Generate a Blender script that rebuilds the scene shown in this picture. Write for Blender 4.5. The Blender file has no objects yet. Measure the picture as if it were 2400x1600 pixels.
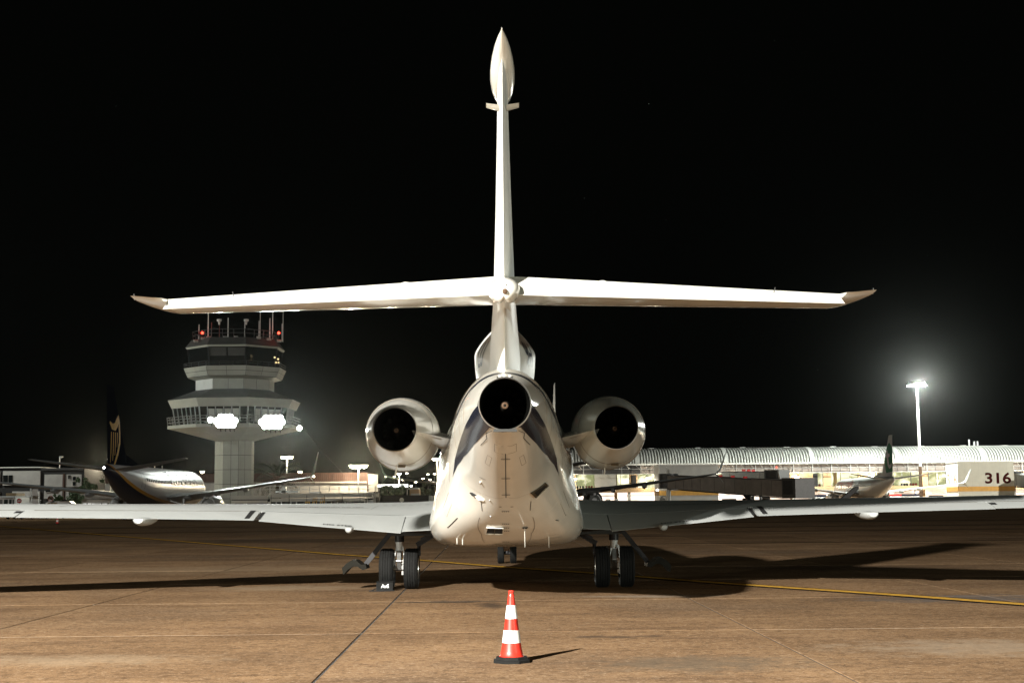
import bpy, bmesh, math, random
from math import sin, cos, pi, radians, sqrt, atan2
from mathutils import Matrix, Vector
random.seed(7)
S = bpy.context.scene
COL = S.collection

# ---------------------------------------------------------------- camera
CAMH = 1.6
cd = bpy.data.cameras.new('camera'); cam = bpy.data.objects.new('camera', cd); COL.objects.link(cam)
cd.sensor_width = 36.0; cd.lens = 50.0; cd.clip_start = 0.1; cd.clip_end = 4000
cam.matrix_world = (Matrix.Translation((0, 0, CAMH)) @ Matrix.Rotation(-math.atan(14/3333.3), 4, 'Z')
                    @ Matrix.Rotation(pi/2 + math.atan(372.6/3333.3), 4, 'X') @ Matrix.Rotation(radians(-0.5), 4, 'Z'))
S.camera = cam

# ---------------------------------------------------------------- night sky
w = bpy.data.worlds.new('World'); S.world = w; w.use_nodes = True
nt = w.node_tree; nt.nodes.clear()
out = nt.nodes.new('ShaderNodeOutputWorld'); bg = nt.nodes.new('ShaderNodeBackground')
bg.inputs['Color'].default_value = (0.85, 1.0, 0.80, 1); bg.inputs['Strength'].default_value = 0.0011
tc = nt.nodes.new('ShaderNodeTexCoord'); vo = nt.nodes.new('ShaderNodeTexVoronoi'); vo.inputs['Scale'].default_value = 70
nt.links.new(tc.outputs['Generated'], vo.inputs['Vector'])
lt = nt.nodes.new('ShaderNodeMath'); lt.operation = 'LESS_THAN'; lt.inputs[1].default_value = 0.022
nt.links.new(vo.outputs['Distance'], lt.inputs[0])
sp = nt.nodes.new('ShaderNodeSeparateColor'); nt.links.new(vo.outputs['Color'], sp.inputs['Color'])
pw = nt.nodes.new('ShaderNodeMath'); pw.operation = 'POWER'; pw.inputs[1].default_value = 9
nt.links.new(sp.outputs['Red'], pw.inputs[0])
mu = nt.nodes.new('ShaderNodeMath'); mu.operation = 'MULTIPLY'; nt.links.new(pw.outputs[0], mu.inputs[0]); nt.links.new(lt.outputs[0], mu.inputs[1])
ma = nt.nodes.new('ShaderNodeMath'); ma.operation = 'MULTIPLY_ADD'; ma.inputs[1].default_value = 0.10; ma.inputs[2].default_value = 0.0011
nt.links.new(mu.outputs[0], ma.inputs[0]); nt.links.new(ma.outputs[0], bg.inputs['Strength'])
nt.links.new(bg.outputs[0], out.inputs['Surface'])

S.view_settings.view_transform = 'Standard'; S.view_settings.look = 'None'
S.view_settings.exposure = 0.0; S.view_settings.gamma = 1.0; S.view_settings.use_curve_mapping = False
S.cycles.use_denoising = True
S.cycles.max_bounces = 7; S.cycles.diffuse_bounces = 3; S.cycles.glossy_bounces = 4
S.cycles.sample_clamp_indirect = 6.0; S.cycles.volume_bounces = 0
S.cycles.use_light_tree = True

# ---------------------------------------------------------------- flood lights of the apron (mast lamps, with a pier fill and a halo beam added)
def lamp(name, loc, power, col=(1, .97, .9), rad=.35, aim=None, cone=160, blend=.6):
    L = bpy.data.lights.new(name, 'SPOT' if aim else 'POINT')
    L.energy = power; L.color = col; L.shadow_soft_size = rad
    o = bpy.data.objects.new(name, L); COL.objects.link(o); o.location = loc
    if aim:
        L.spot_size = radians(cone); L.spot_blend = blend
        o.rotation_euler = (Vector(aim) - Vector(loc)).to_track_quat('-Z', 'Y').to_euler()
    return o
KEY = (-14.2, -9.0, 14.0)
lamp('mast_lamp_key', KEY, 190000, (1, .965, .89), .32, aim=(4, 28, 1), cone=150, blend=.5)
lamp('mast_lamp_far', (180.0, -150.0, 11.0), 620000, (.92, 1, .88), 1.0, aim=(0, 24, 3), cone=17, blend=.5)
lamp('mast_lamp_far', (-150.0, -190.0, 12.0), 640000, (.95, 1, .90), 1.0, aim=(0, 24, 3), cone=19, blend=.5)
lamp('pier_fill_light', (150.0, 196.0, 24.0), 520000, (1, .96, .86), .8, aim=(92, 272, 3), cone=120, blend=.6)  # unseen lamp added to brighten the gate pier fronts
lamp('mast_lamp_left', (-84.0, 178.0, 24.0), 36000, (.95, 1, .93), .6)
lamp('mast_lamp_right', (81.1, 277.7, 23.4), 170000, (.95, 1, .93), .6, aim=(82, 286, 4), cone=158, blend=.3)
lamp('mast_halo_beam', (81.1, 277.4, 23.7), 130000, (.95, 1, .93), .6, aim=(0, 0, 1.6), cone=24, blend=.8)  # extra narrow spot towards the camera, added for the mast's halo

# ---------------------------------------------------------------- materials
def mat(name, col, rough=.6, metal=0., coat=0., var=.12, vscale=3., bump=0., bscale=40., emit=None, es=0., spec=.5, coords='Object', dirt=None, stretch=None):
    m = bpy.data.materials.new(name); m.use_nodes = True
    n = m.node_tree; b = n.nodes['Principled BSDF']; L = n.links
    b.inputs['Roughness'].default_value = rough; b.inputs['Metallic'].default_value = metal
    b.inputs['Coat Weight'].default_value = coat; b.inputs['Coat Roughness'].default_value = .08
    b.inputs['Specular IOR Level'].default_value = spec
    tc = n.nodes.new('ShaderNodeTexCoord'); src = tc.outputs[coords]
    if stretch:
        mp = n.nodes.new('ShaderNodeMapping'); mp.inputs['Scale'].default_value = stretch
        L.new(src, mp.inputs['Vector']); src = mp.outputs['Vector']
    nz = n.nodes.new('ShaderNodeTexNoise'); nz.inputs['Scale'].default_value = vscale; nz.inputs['Detail'].default_value = 6
    L.new(src, nz.inputs['Vector'])
    mx = n.nodes.new('ShaderNodeMix'); mx.data_type = 'RGBA'
    c2 = dirt if dirt else tuple(c*(1-var) for c in col); c1 = tuple(min(1, c*(1+var*.5)) for c in col)
    mx.inputs[6].default_value = (*c1, 1); mx.inputs[7].default_value = (*c2, 1)
    rp = n.nodes.new('ShaderNodeMapRange'); rp.inputs['From Min'].default_value = .3; rp.inputs['From Max'].default_value = .72
    L.new(nz.outputs['Fac'], rp.inputs['Value']); L.new(rp.outputs[0], mx.inputs[0])
    L.new(mx.outputs[2], b.inputs['Base Color'])
    if bump:
        n2 = n.nodes.new('ShaderNodeTexNoise'); n2.inputs['Scale'].default_value = bscale; n2.inputs['Detail'].default_value = 4
        L.new(src, n2.inputs['Vector']); bp = n.nodes.new('ShaderNodeBump'); bp.inputs['Strength'].default_value = bump
        bp.inputs['Distance'].default_value = .02
        L.new(n2.outputs['Fac'], bp.inputs['Height']); L.new(bp.outputs[0], b.inputs['Normal'])
    if emit:
        b.inputs['Emission Color'].default_value = (*emit, 1); b.inputs['Emission Strength'].default_value = es
    return m
M = {}
def defm(k, *a, **kw): M[k] = mat(k, *a, **kw)
defm('white_paint', (.81, .79, .715), .17, coat=.55, var=.06, vscale=1.6)
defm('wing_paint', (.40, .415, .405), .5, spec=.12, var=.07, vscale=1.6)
defm('fin_paint', (.78, .785, .75), .42, spec=.12, var=.05, vscale=1.2)
defm('navy_paint', (.010, .014, .030), .25, coat=.35, var=.2)
defm('navy_matte', (.005, .006, .014), .9, var=.2, spec=0.)
defm('door_paint', (.014, .013, .010), .7, spec=.08, var=.3)
defm('mast_red', (.16, .03, .02), .6, var=.3)
defm('panel_dark', (.02, .02, .018), .7)
defm('panel_seam', (.16, .12, .08), .7)
defm('light_seam', (.8, .8, .78), .5)
defm('exhaust_black', (.0025, .0025, .002), .95, spec=.02, var=.4, vscale=9)
defm('exhaust_metal', (.008, .007, .005), .8, spec=.1, var=.5, vscale=8)
defm('rust_plug', (.075, .04, .018), .7, metal=.3, var=.4, vscale=30)
defm('lip_metal', (.62, .60, .55), .28, metal=.9)
defm('rubber', (.009, .009, .0085), .8, spec=.2, var=.35, vscale=14, bump=.05)
defm('gear_dark', (.02, .02, .022), .5, metal=.3, var=.3)
defm('gear_metal', (.55, .55, .53), .32, metal=.8, var=.25, vscale=14)
defm('gear_white', (.6, .61, .6), .4, var=.15)
defm('bronze', (.10, .075, .04), .45, metal=.4, var=.4, vscale=20)
defm('glass_dark', (.01, .012, .012), .08, coat=.5, var=.2)
defm('red_cone', (.60, .03, .016), .4, coat=.15, var=.35, vscale=14)
defm('cone_white', (.72, .73, .70), .4, var=.12, vscale=50, bump=.12, bscale=120)
defm('concrete_pale', (.50, .50, .46), .8, var=.12, vscale=.6, bump=.04)
defm('tower_panel', (.40, .41, .36), .75, spec=.2, var=.10, vscale=.7)
defm('side_lit_white', (.72, .73, .70), .6, var=.06, vscale=.7)
defm('tower_dark', (.06, .06, .055), .8, var=.3, vscale=.5)
defm('steel_grey', (.42, .43, .42), .45, metal=.5, var=.15)
defm('steel_dark', (.05, .05, .05), .55, metal=.4, var=.2)
defm('mast_white', (.72, .72, .68), .5, var=.1)
defm('mast_rust', (.11, .065, .035), .75, var=.4, vscale=2)
defm('roof_sheet', (.60, .62, .58), .45, metal=.2, var=.08, vscale=.3)
defm('roof_joint', (.13, .135, .125), .8, spec=.1)
defm('wall_white', (.62, .62, .58), .8, var=.1, vscale=.5)
defm('wall_grey', (.30, .30, .28), .8, var=.15, vscale=.6)
defm('wall_plaster', (.36, .35, .33), .9, var=.15, vscale=1.2)
defm('ochre', (.44, .24, .045), .7, var=.2, vscale=1.5)
defm('pier_panel', (.40, .40, .34), .75, var=.1, vscale=.8)
defm('digit_maroon', (.035, .006, .006), .9, spec=0.)
defm('digit_orange', (.62, .20, .10), .6)
defm('tan_wall', (.44, .30, .16), .8, var=.15, vscale=.8)
defm('brown_clad', (.075, .034, .022), .7, var=.45, vscale=1.2, stretch=(6, 6, .4))
defm('bridge_brown', (.21, .185, .165), .7, var=.2, vscale=.8)
defm('bridge_grey', (.36, .37, .36), .6, var=.15)
defm('black_flat', (.008, .008, .008), .8)
defm('red_flat', (.45, .02, .02), .5)
defm('yellow_rail', (.62, .36, .03), .5)
defm('yellow_line', (.58, .33, .05), .9, spec=0., vscale=5, dirt=(.34, .19, .05))
defm('black_line', (.02, .017, .014), .9, spec=0., var=.4)
defm('leaf', (.05, .085, .03), .7, var=.5, vscale=2)
defm('leaf_palm', (.03, .045, .02), .7, var=.5, vscale=2)
defm('bark', (.08, .055, .035), .9, var=.4, vscale=6)
defm('vehicle_white', (.68, .68, .66), .35, coat=.4, var=.08)
defm('vehicle_tan', (.30, .22, .12), .6, var=.2)
defm('glass_vehicle', (.03, .045, .04), .1, coat=.6)
defm('green_tail', (.006, .13, .05), .6, spec=.05, var=.15)
defm('silver_tail', (.40, .41, .40), .6, spec=.1, var=.1)
defm('gold_paint', (.78, .44, .06), .7, spec=.05, var=.15)
defm('letter_navy', (.012, .014, .035), .35)
defm('letter_red', (.30, .05, .03), .35)
defm('airliner_grey', (.30, .31, .32), .4, var=.12)
defm('airliner_shade', (.42, .43, .42), .35, coat=.4, var=.1)
def emis(k, col, st, var=None, vscale=1.0):
    m = bpy.data.materials.new(k); m.use_nodes = True; n = m.node_tree; b = n.nodes['Principled BSDF']
    b.inputs['Base Color'].default_value = (*[c*.6 for c in col], 1)
    b.inputs['Emission Color'].default_value = (*col, 1); b.inputs['Emission Strength'].default_value = st
    if var:
        tc = n.nodes.new('ShaderNodeTexCoord'); mp = n.nodes.new('ShaderNodeMapping'); mp.inputs['Scale'].default_value = (vscale, vscale, vscale*1.6)
        v = n.nodes.new('ShaderNodeTexNoise'); v.inputs['Scale'].default_value = 1; v.inputs['Detail'].default_value = 3
        n.links.new(tc.outputs['Object'], mp.inputs['Vector']); n.links.new(mp.outputs[0], v.inputs['Vector'])
        cr = n.nodes.new('ShaderNodeValToRGB'); cr.color_ramp.elements[0].position = .38; cr.color_ramp.elements[1].position = .62
        cr.color_ramp.elements[0].color = (*var, 1); cr.color_ramp.elements[1].color = (*col, 1)
        n.links.new(v.outputs['Fac'], cr.inputs['Fac']); n.links.new(cr.outputs['Color'], b.inputs['Emission Color'])
    M[k] = m
emis('lens_white', (.93, 1, .94), 22)
emis('lens_warm', (1, .86, .6), 40)
emis('lens_small', (1, .9, .7), 25)
emis('lens_red', (1, .04, .02), 9)
emis('lens_warm_dim', (1, .75, .4), 1.2)
emis('lit_hall', (1, .92, .68), 1.7, var=(.16, .17, .08), vscale=.45)
emis('lit_service', (1, .84, .72), 1.9, var=(.45, .36, .28), vscale=.25)
emis('lit_sign', (.9, .95, 1), 1.6)
emis('lit_window', (1, 1, .98), .8, var=(.25, .26, .25), vscale=.6)
# clear pane
m = bpy.data.materials.new('pane_glass'); m.use_nodes = True; b = m.node_tree.nodes['Principled BSDF']
b.inputs['Transmission Weight'].default_value = 1; b.inputs['Roughness'].default_value = .03; b.inputs['IOR'].default_value = 1.08
b.inputs['Base Color'].default_value = (.9, .95, .9, 1); M['pane_glass'] = m

def ground_mat(name, slab):
    m = bpy.data.materials.new(name); m.use_nodes = True; n = m.node_tree; L = n.links; b = n.nodes['Principled BSDF']
    g = n.nodes.new('ShaderNodeNewGeometry')
    def noise(scale, detail=5, st=None, rough=.55):
        src = g.outputs['Position']
        if st:
            mp = n.nodes.new('ShaderNodeMapping'); mp.inputs['Scale'].default_value = st; L.new(src, mp.inputs['Vector']); src = mp.outputs[0]
        z = n.nodes.new('ShaderNodeTexNoise'); z.inputs['Scale'].default_value = scale; z.inputs['Detail'].default_value = detail
        z.inputs['Roughness'].default_value = rough; L.new(src, z.inputs['Vector']); return z.outputs['Fac']
    def mix(fac, a, c, lo=.35, hi=.65, amt=1.0):
        r = n.nodes.new('ShaderNodeMapRange'); r.inputs['From Min'].default_value = lo; r.inputs['From Max'].default_value = hi; r.inputs['To Max'].default_value = amt
        L.new(fac, r.inputs['Value']); x = n.nodes.new('ShaderNodeMix'); x.data_type = 'RGBA'; L.new(r.outputs[0], x.inputs[0])
        for i, q in ((6, a), (7, c)):
            if isinstance(q, tuple): x.inputs[i].default_value = (*q, 1)
            else: L.new(q, x.inputs[i])
        return x.outputs[2]
    c = mix(noise(.55, 6), (.290, .182, .100), (.195, .120, .066))
    c = mix(noise(1.0, 7, (.25, 1.2, 1), .7), c, (.105, .062, .036), .50, .74, .85)   # long drag streaks
    c = mix(noise(1.0, 6, (.6, 3.0, 1), .7), c, (.33, .22, .135), .56, .80, .6)
    c = mix(noise(.13, 5, None, .6), c, (.16, .12, .085), .50, .70, .65)               # broad stains
    c = mix(noise(6, 6, None, .85), c, (.070, .042, .025), .48, .66, .85)               # mottling
    c = mix(noise(13, 5, None, .85), c, (.46, .34, .23), .53, .70, .8)
    c = mix(noise(30, 4, None, .85), c, (.04, .026, .018), .52, .66, .8)               # aggregate
    c = mix(noise(1.9, 8, None, .8), c, (.045, .032, .024), .64, .74, .65)             # oil specks
    c = mix(noise(.45, 8, (1, 1.6, 1), .75), c, (.05, .042, .036), .66, .74, .55)      # dark patches
    c = mix(noise(.6, 8, (.8, 1.3, 1), .75), c, (.34, .31, .26), .68, .76, .45)        # pale scuffs
    def stain(c, x, y, rx, ry, col, amt, ns=2.5):
        vm = n.nodes.new('ShaderNodeMapping'); vm.vector_type = 'TEXTURE'; vm.inputs['Location'].default_value = (x, y, 0); vm.inputs['Scale'].default_value = (rx, ry, 1)
        L.new(g.outputs['Position'], vm.inputs['Vector']); ln = n.nodes.new('ShaderNodeVectorMath'); ln.operation = 'LENGTH'; L.new(vm.outputs[0], ln.inputs[0])
        a = n.nodes.new('ShaderNodeMath'); a.operation = 'MULTIPLY_ADD'; a.inputs[1].default_value = -1.0; a.inputs[2].default_value = 1.0; L.new(ln.outputs['Value'], a.inputs[0])
        d = n.nodes.new('ShaderNodeMath'); d.operation = 'ADD'; L.new(a.outputs[0], d.inputs[0]); q = n.nodes.new('ShaderNodeMath'); q.operation = 'SUBTRACT'; q.inputs[1].default_value = .5
        L.new(noise(ns, 7, None, .75), q.inputs[0]); q2 = n.nodes.new('ShaderNodeMath'); q2.operation = 'MULTIPLY'; q2.inputs[1].default_value = 2.6; L.new(q.outputs[0], q2.inputs[0]); L.new(q2.outputs[0], d.inputs[1])
        return mix(d.outputs[0], c, col, .15, .75, amt)
    for x, y, rx, ry, col, amt in ((-.9, 23.15, 1.5, .45, (.04, .035, .03), .8), (-.25, 22.3, .35, .9, (.05, .04, .032), .75), (7.2, 22.8, 2.6, 1.3, (.10, .10, .10), .7), (1.9, 14.2, 1.6, 1.1, (.10, .085, .065), .6),
                                   (-4.2, 27.2, 2.2, 1.2, (.32, .25, .17), .5), (5.2, 15.5, 2.4, 1.2, (.33, .27, .20), .45), (-4.6, 15.0, 2.0, .8, (.33, .26, .18), .4), (2.4, 24.0, 1.6, .5, (.34, .29, .23), .5), (-7.0, 35, 6, 3, (.30, .22, .14), .4), (1.3, 17.0, .9, .25, (.05, .038, .03), .7), (8.5, 33, 5, 2.0, (.07, .05, .035), .5), (-9, 60, 9, 4, (.07, .052, .036), .6), (14, 45, 8, 3, (.30, .2, .12), .35)):
        c = stain(c, x, y, rx, ry, col, amt)
    if slab:
        oi = n.nodes.new('ShaderNodeObjectInfo'); r = n.nodes.new('ShaderNodeMapRange'); r.inputs['To Min'].default_value = .80; r.inputs['To Max'].default_value = 1.08
        L.new(oi.outputs['Random'], r.inputs['Value']); x = n.nodes.new('ShaderNodeMix'); x.data_type = 'RGBA'; x.blend_type = 'MULTIPLY'; x.inputs[0].default_value = 1
        cc = n.nodes.new('ShaderNodeCombineColor')
        for i in range(3): L.new(r.outputs[0], cc.inputs[i])
        L.new(c, x.inputs[6]); L.new(cc.outputs[0], x.inputs[7]); c = x.outputs[2]
    L.new(c, b.inputs['Base Color'])
    b.inputs['Roughness'].default_value = .62; b.inputs['Specular IOR Level'].default_value = 0.
    rr = n.nodes.new('ShaderNodeMapRange'); rr.inputs['To Min'].default_value = .5; rr.inputs['To Max'].default_value = .9
    L.new(noise(.7, 5, (.3, 1.5, 1)), rr.inputs['Value']); L.new(rr.outputs[0], b.inputs['Roughness'])
    bp = n.nodes.new('ShaderNodeBump'); bp.inputs['Strength'].default_value = .12; bp.inputs['Distance'].default_value = .004
    L.new(noise(60, 4, None, .75), bp.inputs['Height']); L.new(bp.outputs[0], b.inputs['Normal'])
    M[name] = m
ground_mat('apron_concrete', True); ground_mat('apron_far', False)

# ---------------------------------------------------------------- mesh helpers
class MB:
    def __init__(s): s.v = []; s.f = []
    def add(s, vs, fs):
        o = len(s.v); s.v += [tuple(p) for p in vs]; s.f += [tuple(i+o for i in q) for q in fs]; return s
    def box(s, x0, x1, y0, y1, z0, z1):
        return s.add([(x0,y0,z0),(x1,y0,z0),(x1,y1,z0),(x0,y1,z0),(x0,y0,z1),(x1,y0,z1),(x1,y1,z1),(x0,y1,z1)],
                     [(0,3,2,1),(4,5,6,7),(0,1,5,4),(1,2,6,5),(2,3,7,6),(3,0,4,7)])
    def rbox(s, x0, x1, y0, y1, z0, z1, b=.03):
        # box with chamfered vertical and top edges
        a = [(x0+b,y0),(x1-b,y0),(x1,y0+b),(x1,y1-b),(x1-b,y1),(x0+b,y1),(x0,y1-b),(x0,y0+b)]
        mx, my = (x0+x1)/2, (y0+y1)/2
        def sc(p): return (p[0]+(b if p[0] < mx else -b), p[1]+(b if p[1] < my else -b))
        r = [[(p[0],p[1],z0) for p in a], [(p[0],p[1],z1-b) for p in a], [(*sc(p), z1) for p in a]]
        return s.loft(r, True, True)
    def obox(s, c, sx, sy, sz, rz=0, rx=0, ry=0):
        m = MB().box(-sx/2, sx/2, -sy/2, sy/2, -sz/2, sz/2)
        R = Matrix.Translation(c) @ Matrix.Rotation(rz, 4, 'Z') @ Matrix.Rotation(ry, 4, 'Y') @ Matrix.Rotation(rx, 4, 'X')
        return s.add([R @ Vector(p) for p in m.v], m.f)
    def loft(s, rings, cap0=False, cap1=False, closed=True):
        o = len(s.v); n = len(rings[0])
        for r in rings: s.v += [tuple(p) for p in r]
        for i in range(len(rings)-1):
            for j in range(n if closed else n-1):
                k = (j+1) % n
                s.f.append((o+i*n+j, o+i*n+k, o+(i+1)*n+k, o+(i+1)*n+j))
        if cap0: s.f.append(tuple(o+j for j in reversed(range(n))))
        if cap1: s.f.append(tuple(o+(len(rings)-1)*n+j for j in range(n)))
        return s
    def cyl(s, p0, p1, r0, r1=None, n=12, cap=True):
        p0, p1 = Vector(p0), Vector(p1); r1 = r0 if r1 is None else r1
        d = (p1-p0).normalized(); a = d.orthogonal().normalized(); b = d.cross(a)
        return s.loft([[p + (a*cos(t)+b*sin(t))*r for t in [2*pi*i/n for i in range(n)]] for p, r in ((p0, r0), (p1, r1))], cap, cap)
    def bar(s, p0, p1, w, h=None, up=(0,0,1)):
        p0, p1 = Vector(p0), Vector(p1); h = w if h is None else h
        d = (p1-p0).normalized(); a = d.cross(Vector(up))
        if a.length < 1e-4: a = d.orthogonal()
        a.normalize(); b = a.cross(d)
        return s.loft([[p+a*w/2*i+b*h/2*j for i, j in ((-1,-1),(1,-1),(1,1),(-1,1))] for p in (p0, p1)], True, True)
    def tube(s, pts, r, n=8):
        pts = [Vector(p) for p in pts]; rings = []
        rs = r if isinstance(r, (list, tuple)) else [r]*len(pts)
        ref = None
        for i, p in enumerate(pts):
            d = (pts[min(i+1, len(pts)-1)] - pts[max(i-1, 0)]).normalized()
            a = d.orthogonal() if ref is None else ref - d*ref.dot(d)
            a.normalize(); ref = a; b = d.cross(a)
            rings.append([p+(a*cos(t)+b*sin(t))*rs[i] for t in [2*pi*k/n for k in range(n)]])
        return s.loft(rings, True, True)
    def lathe(s, prof, c, axis='y', n=32, cap0=False, cap1=False):
        # prof: (distance along axis, radius)
        rings = []
        for a, r in prof:
            ring = []
            for i in range(n):
                t = 2*pi*i/n; u, v = r*cos(t), r*sin(t)
                ring.append({'y': (c[0]+u, c[1]+a, c[2]+v), 'z': (c[0]+u, c[1]+v, c[2]+a), 'x': (c[0]+a, c[1]+u, c[2]+v)}[axis])
            rings.append(ring)
        return s.loft(rings, cap0, cap1)
    def prism(s, poly, f0, f1):
        # poly: 2-D outline; f0,f1 map (u,v)->3-D for the two faces
        return s.loft([[f0(*p) for p in poly], [f1(*p) for p in poly]], True, True)
    def sphere(s, c, r, n=10, m=6):
        return s.lathe([(-r*cos(pi*i/m), max(1e-4, r*sin(pi*i/m))) for i in range(m+1)], c, 'z', n)
    def build(s, name, mk, parent=None, smooth=None, local=False, recalc=True):
        off = Vector((0,0,0))
        if parent is not None and not local:
            p = parent
            while p is not None: off += p.location; p = p.parent
        me = bpy.data.meshes.new(name)
        me.from_pydata([(a-off.x, b-off.y, c-off.z) for a, b, c in s.v], [], s.f)
        if recalc:
            bm = bmesh.new(); bm.from_mesh(me); bmesh.ops.recalc_face_normals(bm, faces=bm.faces); bm.to_mesh(me); bm.free()
        for k in (mk if isinstance(mk, (list, tuple)) else [mk]): me.materials.append(M[k])
        if smooth:
            me.shade_smooth(); me.set_sharp_from_angle(angle=radians(smooth))
        o = bpy.data.objects.new(name, me); COL.objects.link(o); o.parent = parent
        return o
def tag(o, label=None, cat=None, group=None, kind=None):
    if label: o['label'] = label
    if cat: o['category'] = cat
    if group: o['group'] = group
    if kind: o['kind'] = kind
    return o
def thing(name, label, cat, loc=(0,0,0), rz=0, group=None):
    o = bpy.data.objects.new(name, None); COL.objects.link(o); o.location = loc; o.rotation_euler = (0,0,rz); o.empty_display_size = .3
    return tag(o, label, cat, group)
def dup(o, parent=None):
    c = o.copy(); COL.objects.link(c); c.parent = parent
    for ch in list(o.children): dup(ch, c)
    return c
def text2d(txt, size=1.0, offset=0., width=1.0, cuts=0):
    cu = bpy.data.curves.new('t', 'FONT'); cu.body = txt; cu.size = size; cu.offset = offset; cu.resolution_u = 3
    o = bpy.data.objects.new('t', cu); COL.objects.link(o)
    bpy.context.view_layer.update()
    me = bpy.data.meshes.new_from_object(o.evaluated_get(bpy.context.evaluated_depsgraph_get()))
    bm = bmesh.new(); bm.from_mesh(me)
    xs = [v.co.x for v in bm.verts]; ys = [v.co.y for v in bm.verts]
    for k in range(cuts):
        yy = min(ys) + (max(ys)-min(ys))*(k+1)/(cuts+1)
        bmesh.ops.bisect_plane(bm, geom=bm.verts[:]+bm.edges[:]+bm.faces[:], plane_co=(0, yy, 0), plane_no=(0,1,0))
    x0, x1, y0, y1 = min(xs), max(xs), min(ys), max(ys)
    bm.verts.ensure_lookup_table(); bm.faces.ensure_lookup_table()
    vs = [((v.co.x-x0)*width, v.co.y-y0) for v in bm.verts]; fs = [tuple(v.index for v in f.verts) for f in bm.faces]
    bm.free(); bpy.data.objects.remove(o); bpy.data.curves.remove(cu); bpy.data.meshes.remove(me)
    return vs, fs, (x1-x0)*width, y1-y0
def write(name, txt, size, mk, parent, fn, offset=0., width=1.0, cuts=0, local=False):
    vs, fs, W, H = text2d(txt, size, offset, width, cuts)
    return MB().add([fn(u, v, W, H) for u, v in vs], fs).build(name, mk, parent, local=local, recalc=False)
# pixel scale of things standing at a known distance: metres across and up from the survey of the photograph
def gx(px, d): return (px-1186)/3333.3*d
def gz(px, py, d): return CAMH + (1172.6-(px-1200)*.00873-py)/3333.3*d
# ---------------------------------------------------------------- the apron
g = MB().add([(-1500,-200,-.016),(1500,-200,-.016),(1500,2500,-.016),(-1500,2500,-.016)], [(0,1,2,3)]).build('apron', 'apron_far')
tag(g, 'brown concrete airport apron cast in large slabs', kind='structure')
GA = .0103; U0, DU, V0, DV = -1.62, 4.80, 17.75, 5.55; GAP = .024
def gw(u, v): return (u*cos(GA)-v*sin(GA), u*sin(GA)+v*cos(GA))
sl = MB().rbox(-DU/2+GAP/2, DU/2-GAP/2, -DV/2+GAP*.8, DV/2-GAP*.8, -.014, 0, .006)
base = None
for i in range(-7, 8):
    for j in range(-3, 10):
        x, y = gw(U0+(i+.5)*DU, V0+(j+.5)*DV)
        if base is None: base = sl.build('concrete_slab', 'apron_concrete', g, local=True); o = base
        else: o = base.copy(); COL.objects.link(o)
        o.location = (x, y, random.uniform(-.0012, .0012)); o.rotation_euler = (0, 0, GA)
defm('joint_dark', (.035, .032, .03), .7, var=.4, vscale=1.5)
defm('joint_light', (.46, .39, .30), .8, var=.6, vscale=.8)
for i in range(-7, 9):
    u = U0+i*DU; v0, v1 = V0-3*DV, V0+10*DV; a = .015
    MB().add([(*gw(u-a, v0), -.0075), (*gw(u+a, v0), -.0075), (*gw(u+a, v1), -.0075), (*gw(u-a, v1), -.0075)], [(0,1,2,3)]).build('joint_seal', 'joint_dark', g)
for j in range(-3, 11):
    v = V0+j*DV; u0, u1 = U0-7*DU, U0+8*DU; a = .02
    MB().add([(*gw(u0, v-a), -.0035), (*gw(u1, v-a), -.0035), (*gw(u1, v+a), -.0035), (*gw(u0, v+a), -.0035)], [(0,1,2,3)]).build('joint_seal', 'joint_light', g)
# taxi line, yellow on a black bed, bending slightly
def ribbon(pts, wd, z):
    m = MB(); P = [Vector((*p, 0)) for p in pts]; L = []; R = []
    for i, p in enumerate(P):
        d = (P[min(i+1, len(P)-1)]-P[max(0, i-1)]).normalized(); nrm = Vector((-d.y, d.x, 0))
        L.append((p+nrm*wd/2)[:2]); R.append((p-nrm*wd/2)[:2])
    for i in range(len(P)-1):
        m.add([(*L[i], z), (*R[i], z), (*R[i+1], z), (*L[i+1], z)], [(0,1,2,3)])
    return m
TL = [(13.0, 12.5), (7.9, 21.0), (6.45, 23.6), (4.1, 27.4), (2.0, 31.4), (-.05, 34.8), (-2.5, 39.6), (-5.1, 44), (-10.5, 54.5), (-20, 73), (-40, 112)]
tl = ribbon(TL, .56, .0045).build('taxi_line', 'black_line'); tag(tl, 'yellow taxi line on a black bed crossing under the jet', kind='structure')
ribbon(TL, .31, .009).build('paint_stripe', 'yellow_line', tl)
t2 = ribbon([(-62, 84), (-38, 98), (-10, 116)], .22, .0045).build('taxi_line', 'yellow_line'); tag(t2, 'pale far taxi line under the left wing', kind='structure')
# tyre drag marks and slick patches further out
defm('tyre_mark', (.045, .034, .024), .9, spec=0., var=.5, vscale=.6)
defm('wet_patch', (.10, .075, .05), .35, spec=.2, var=.4, vscale=.8)
for x0, y0, x1, y1, wd, k in ((-60, 60, 10, 63, .5, 'tyre_mark'), (-50, 78, 30, 82, .7, 'tyre_mark'), (5, 52, 60, 54, .45, 'tyre_mark'), (-70, 95, 60, 99, .9, 'tyre_mark'),
                          (10, 70, 80, 72, .6, 'tyre_mark')):
    p = ribbon([(x0, y0), ((x0+x1)/2, (y0+y1)/2+.4), (x1, y1)], wd, .003).build('tyre_mark' if k == 'tyre_mark' else 'slick_patch', k, g)
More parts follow.
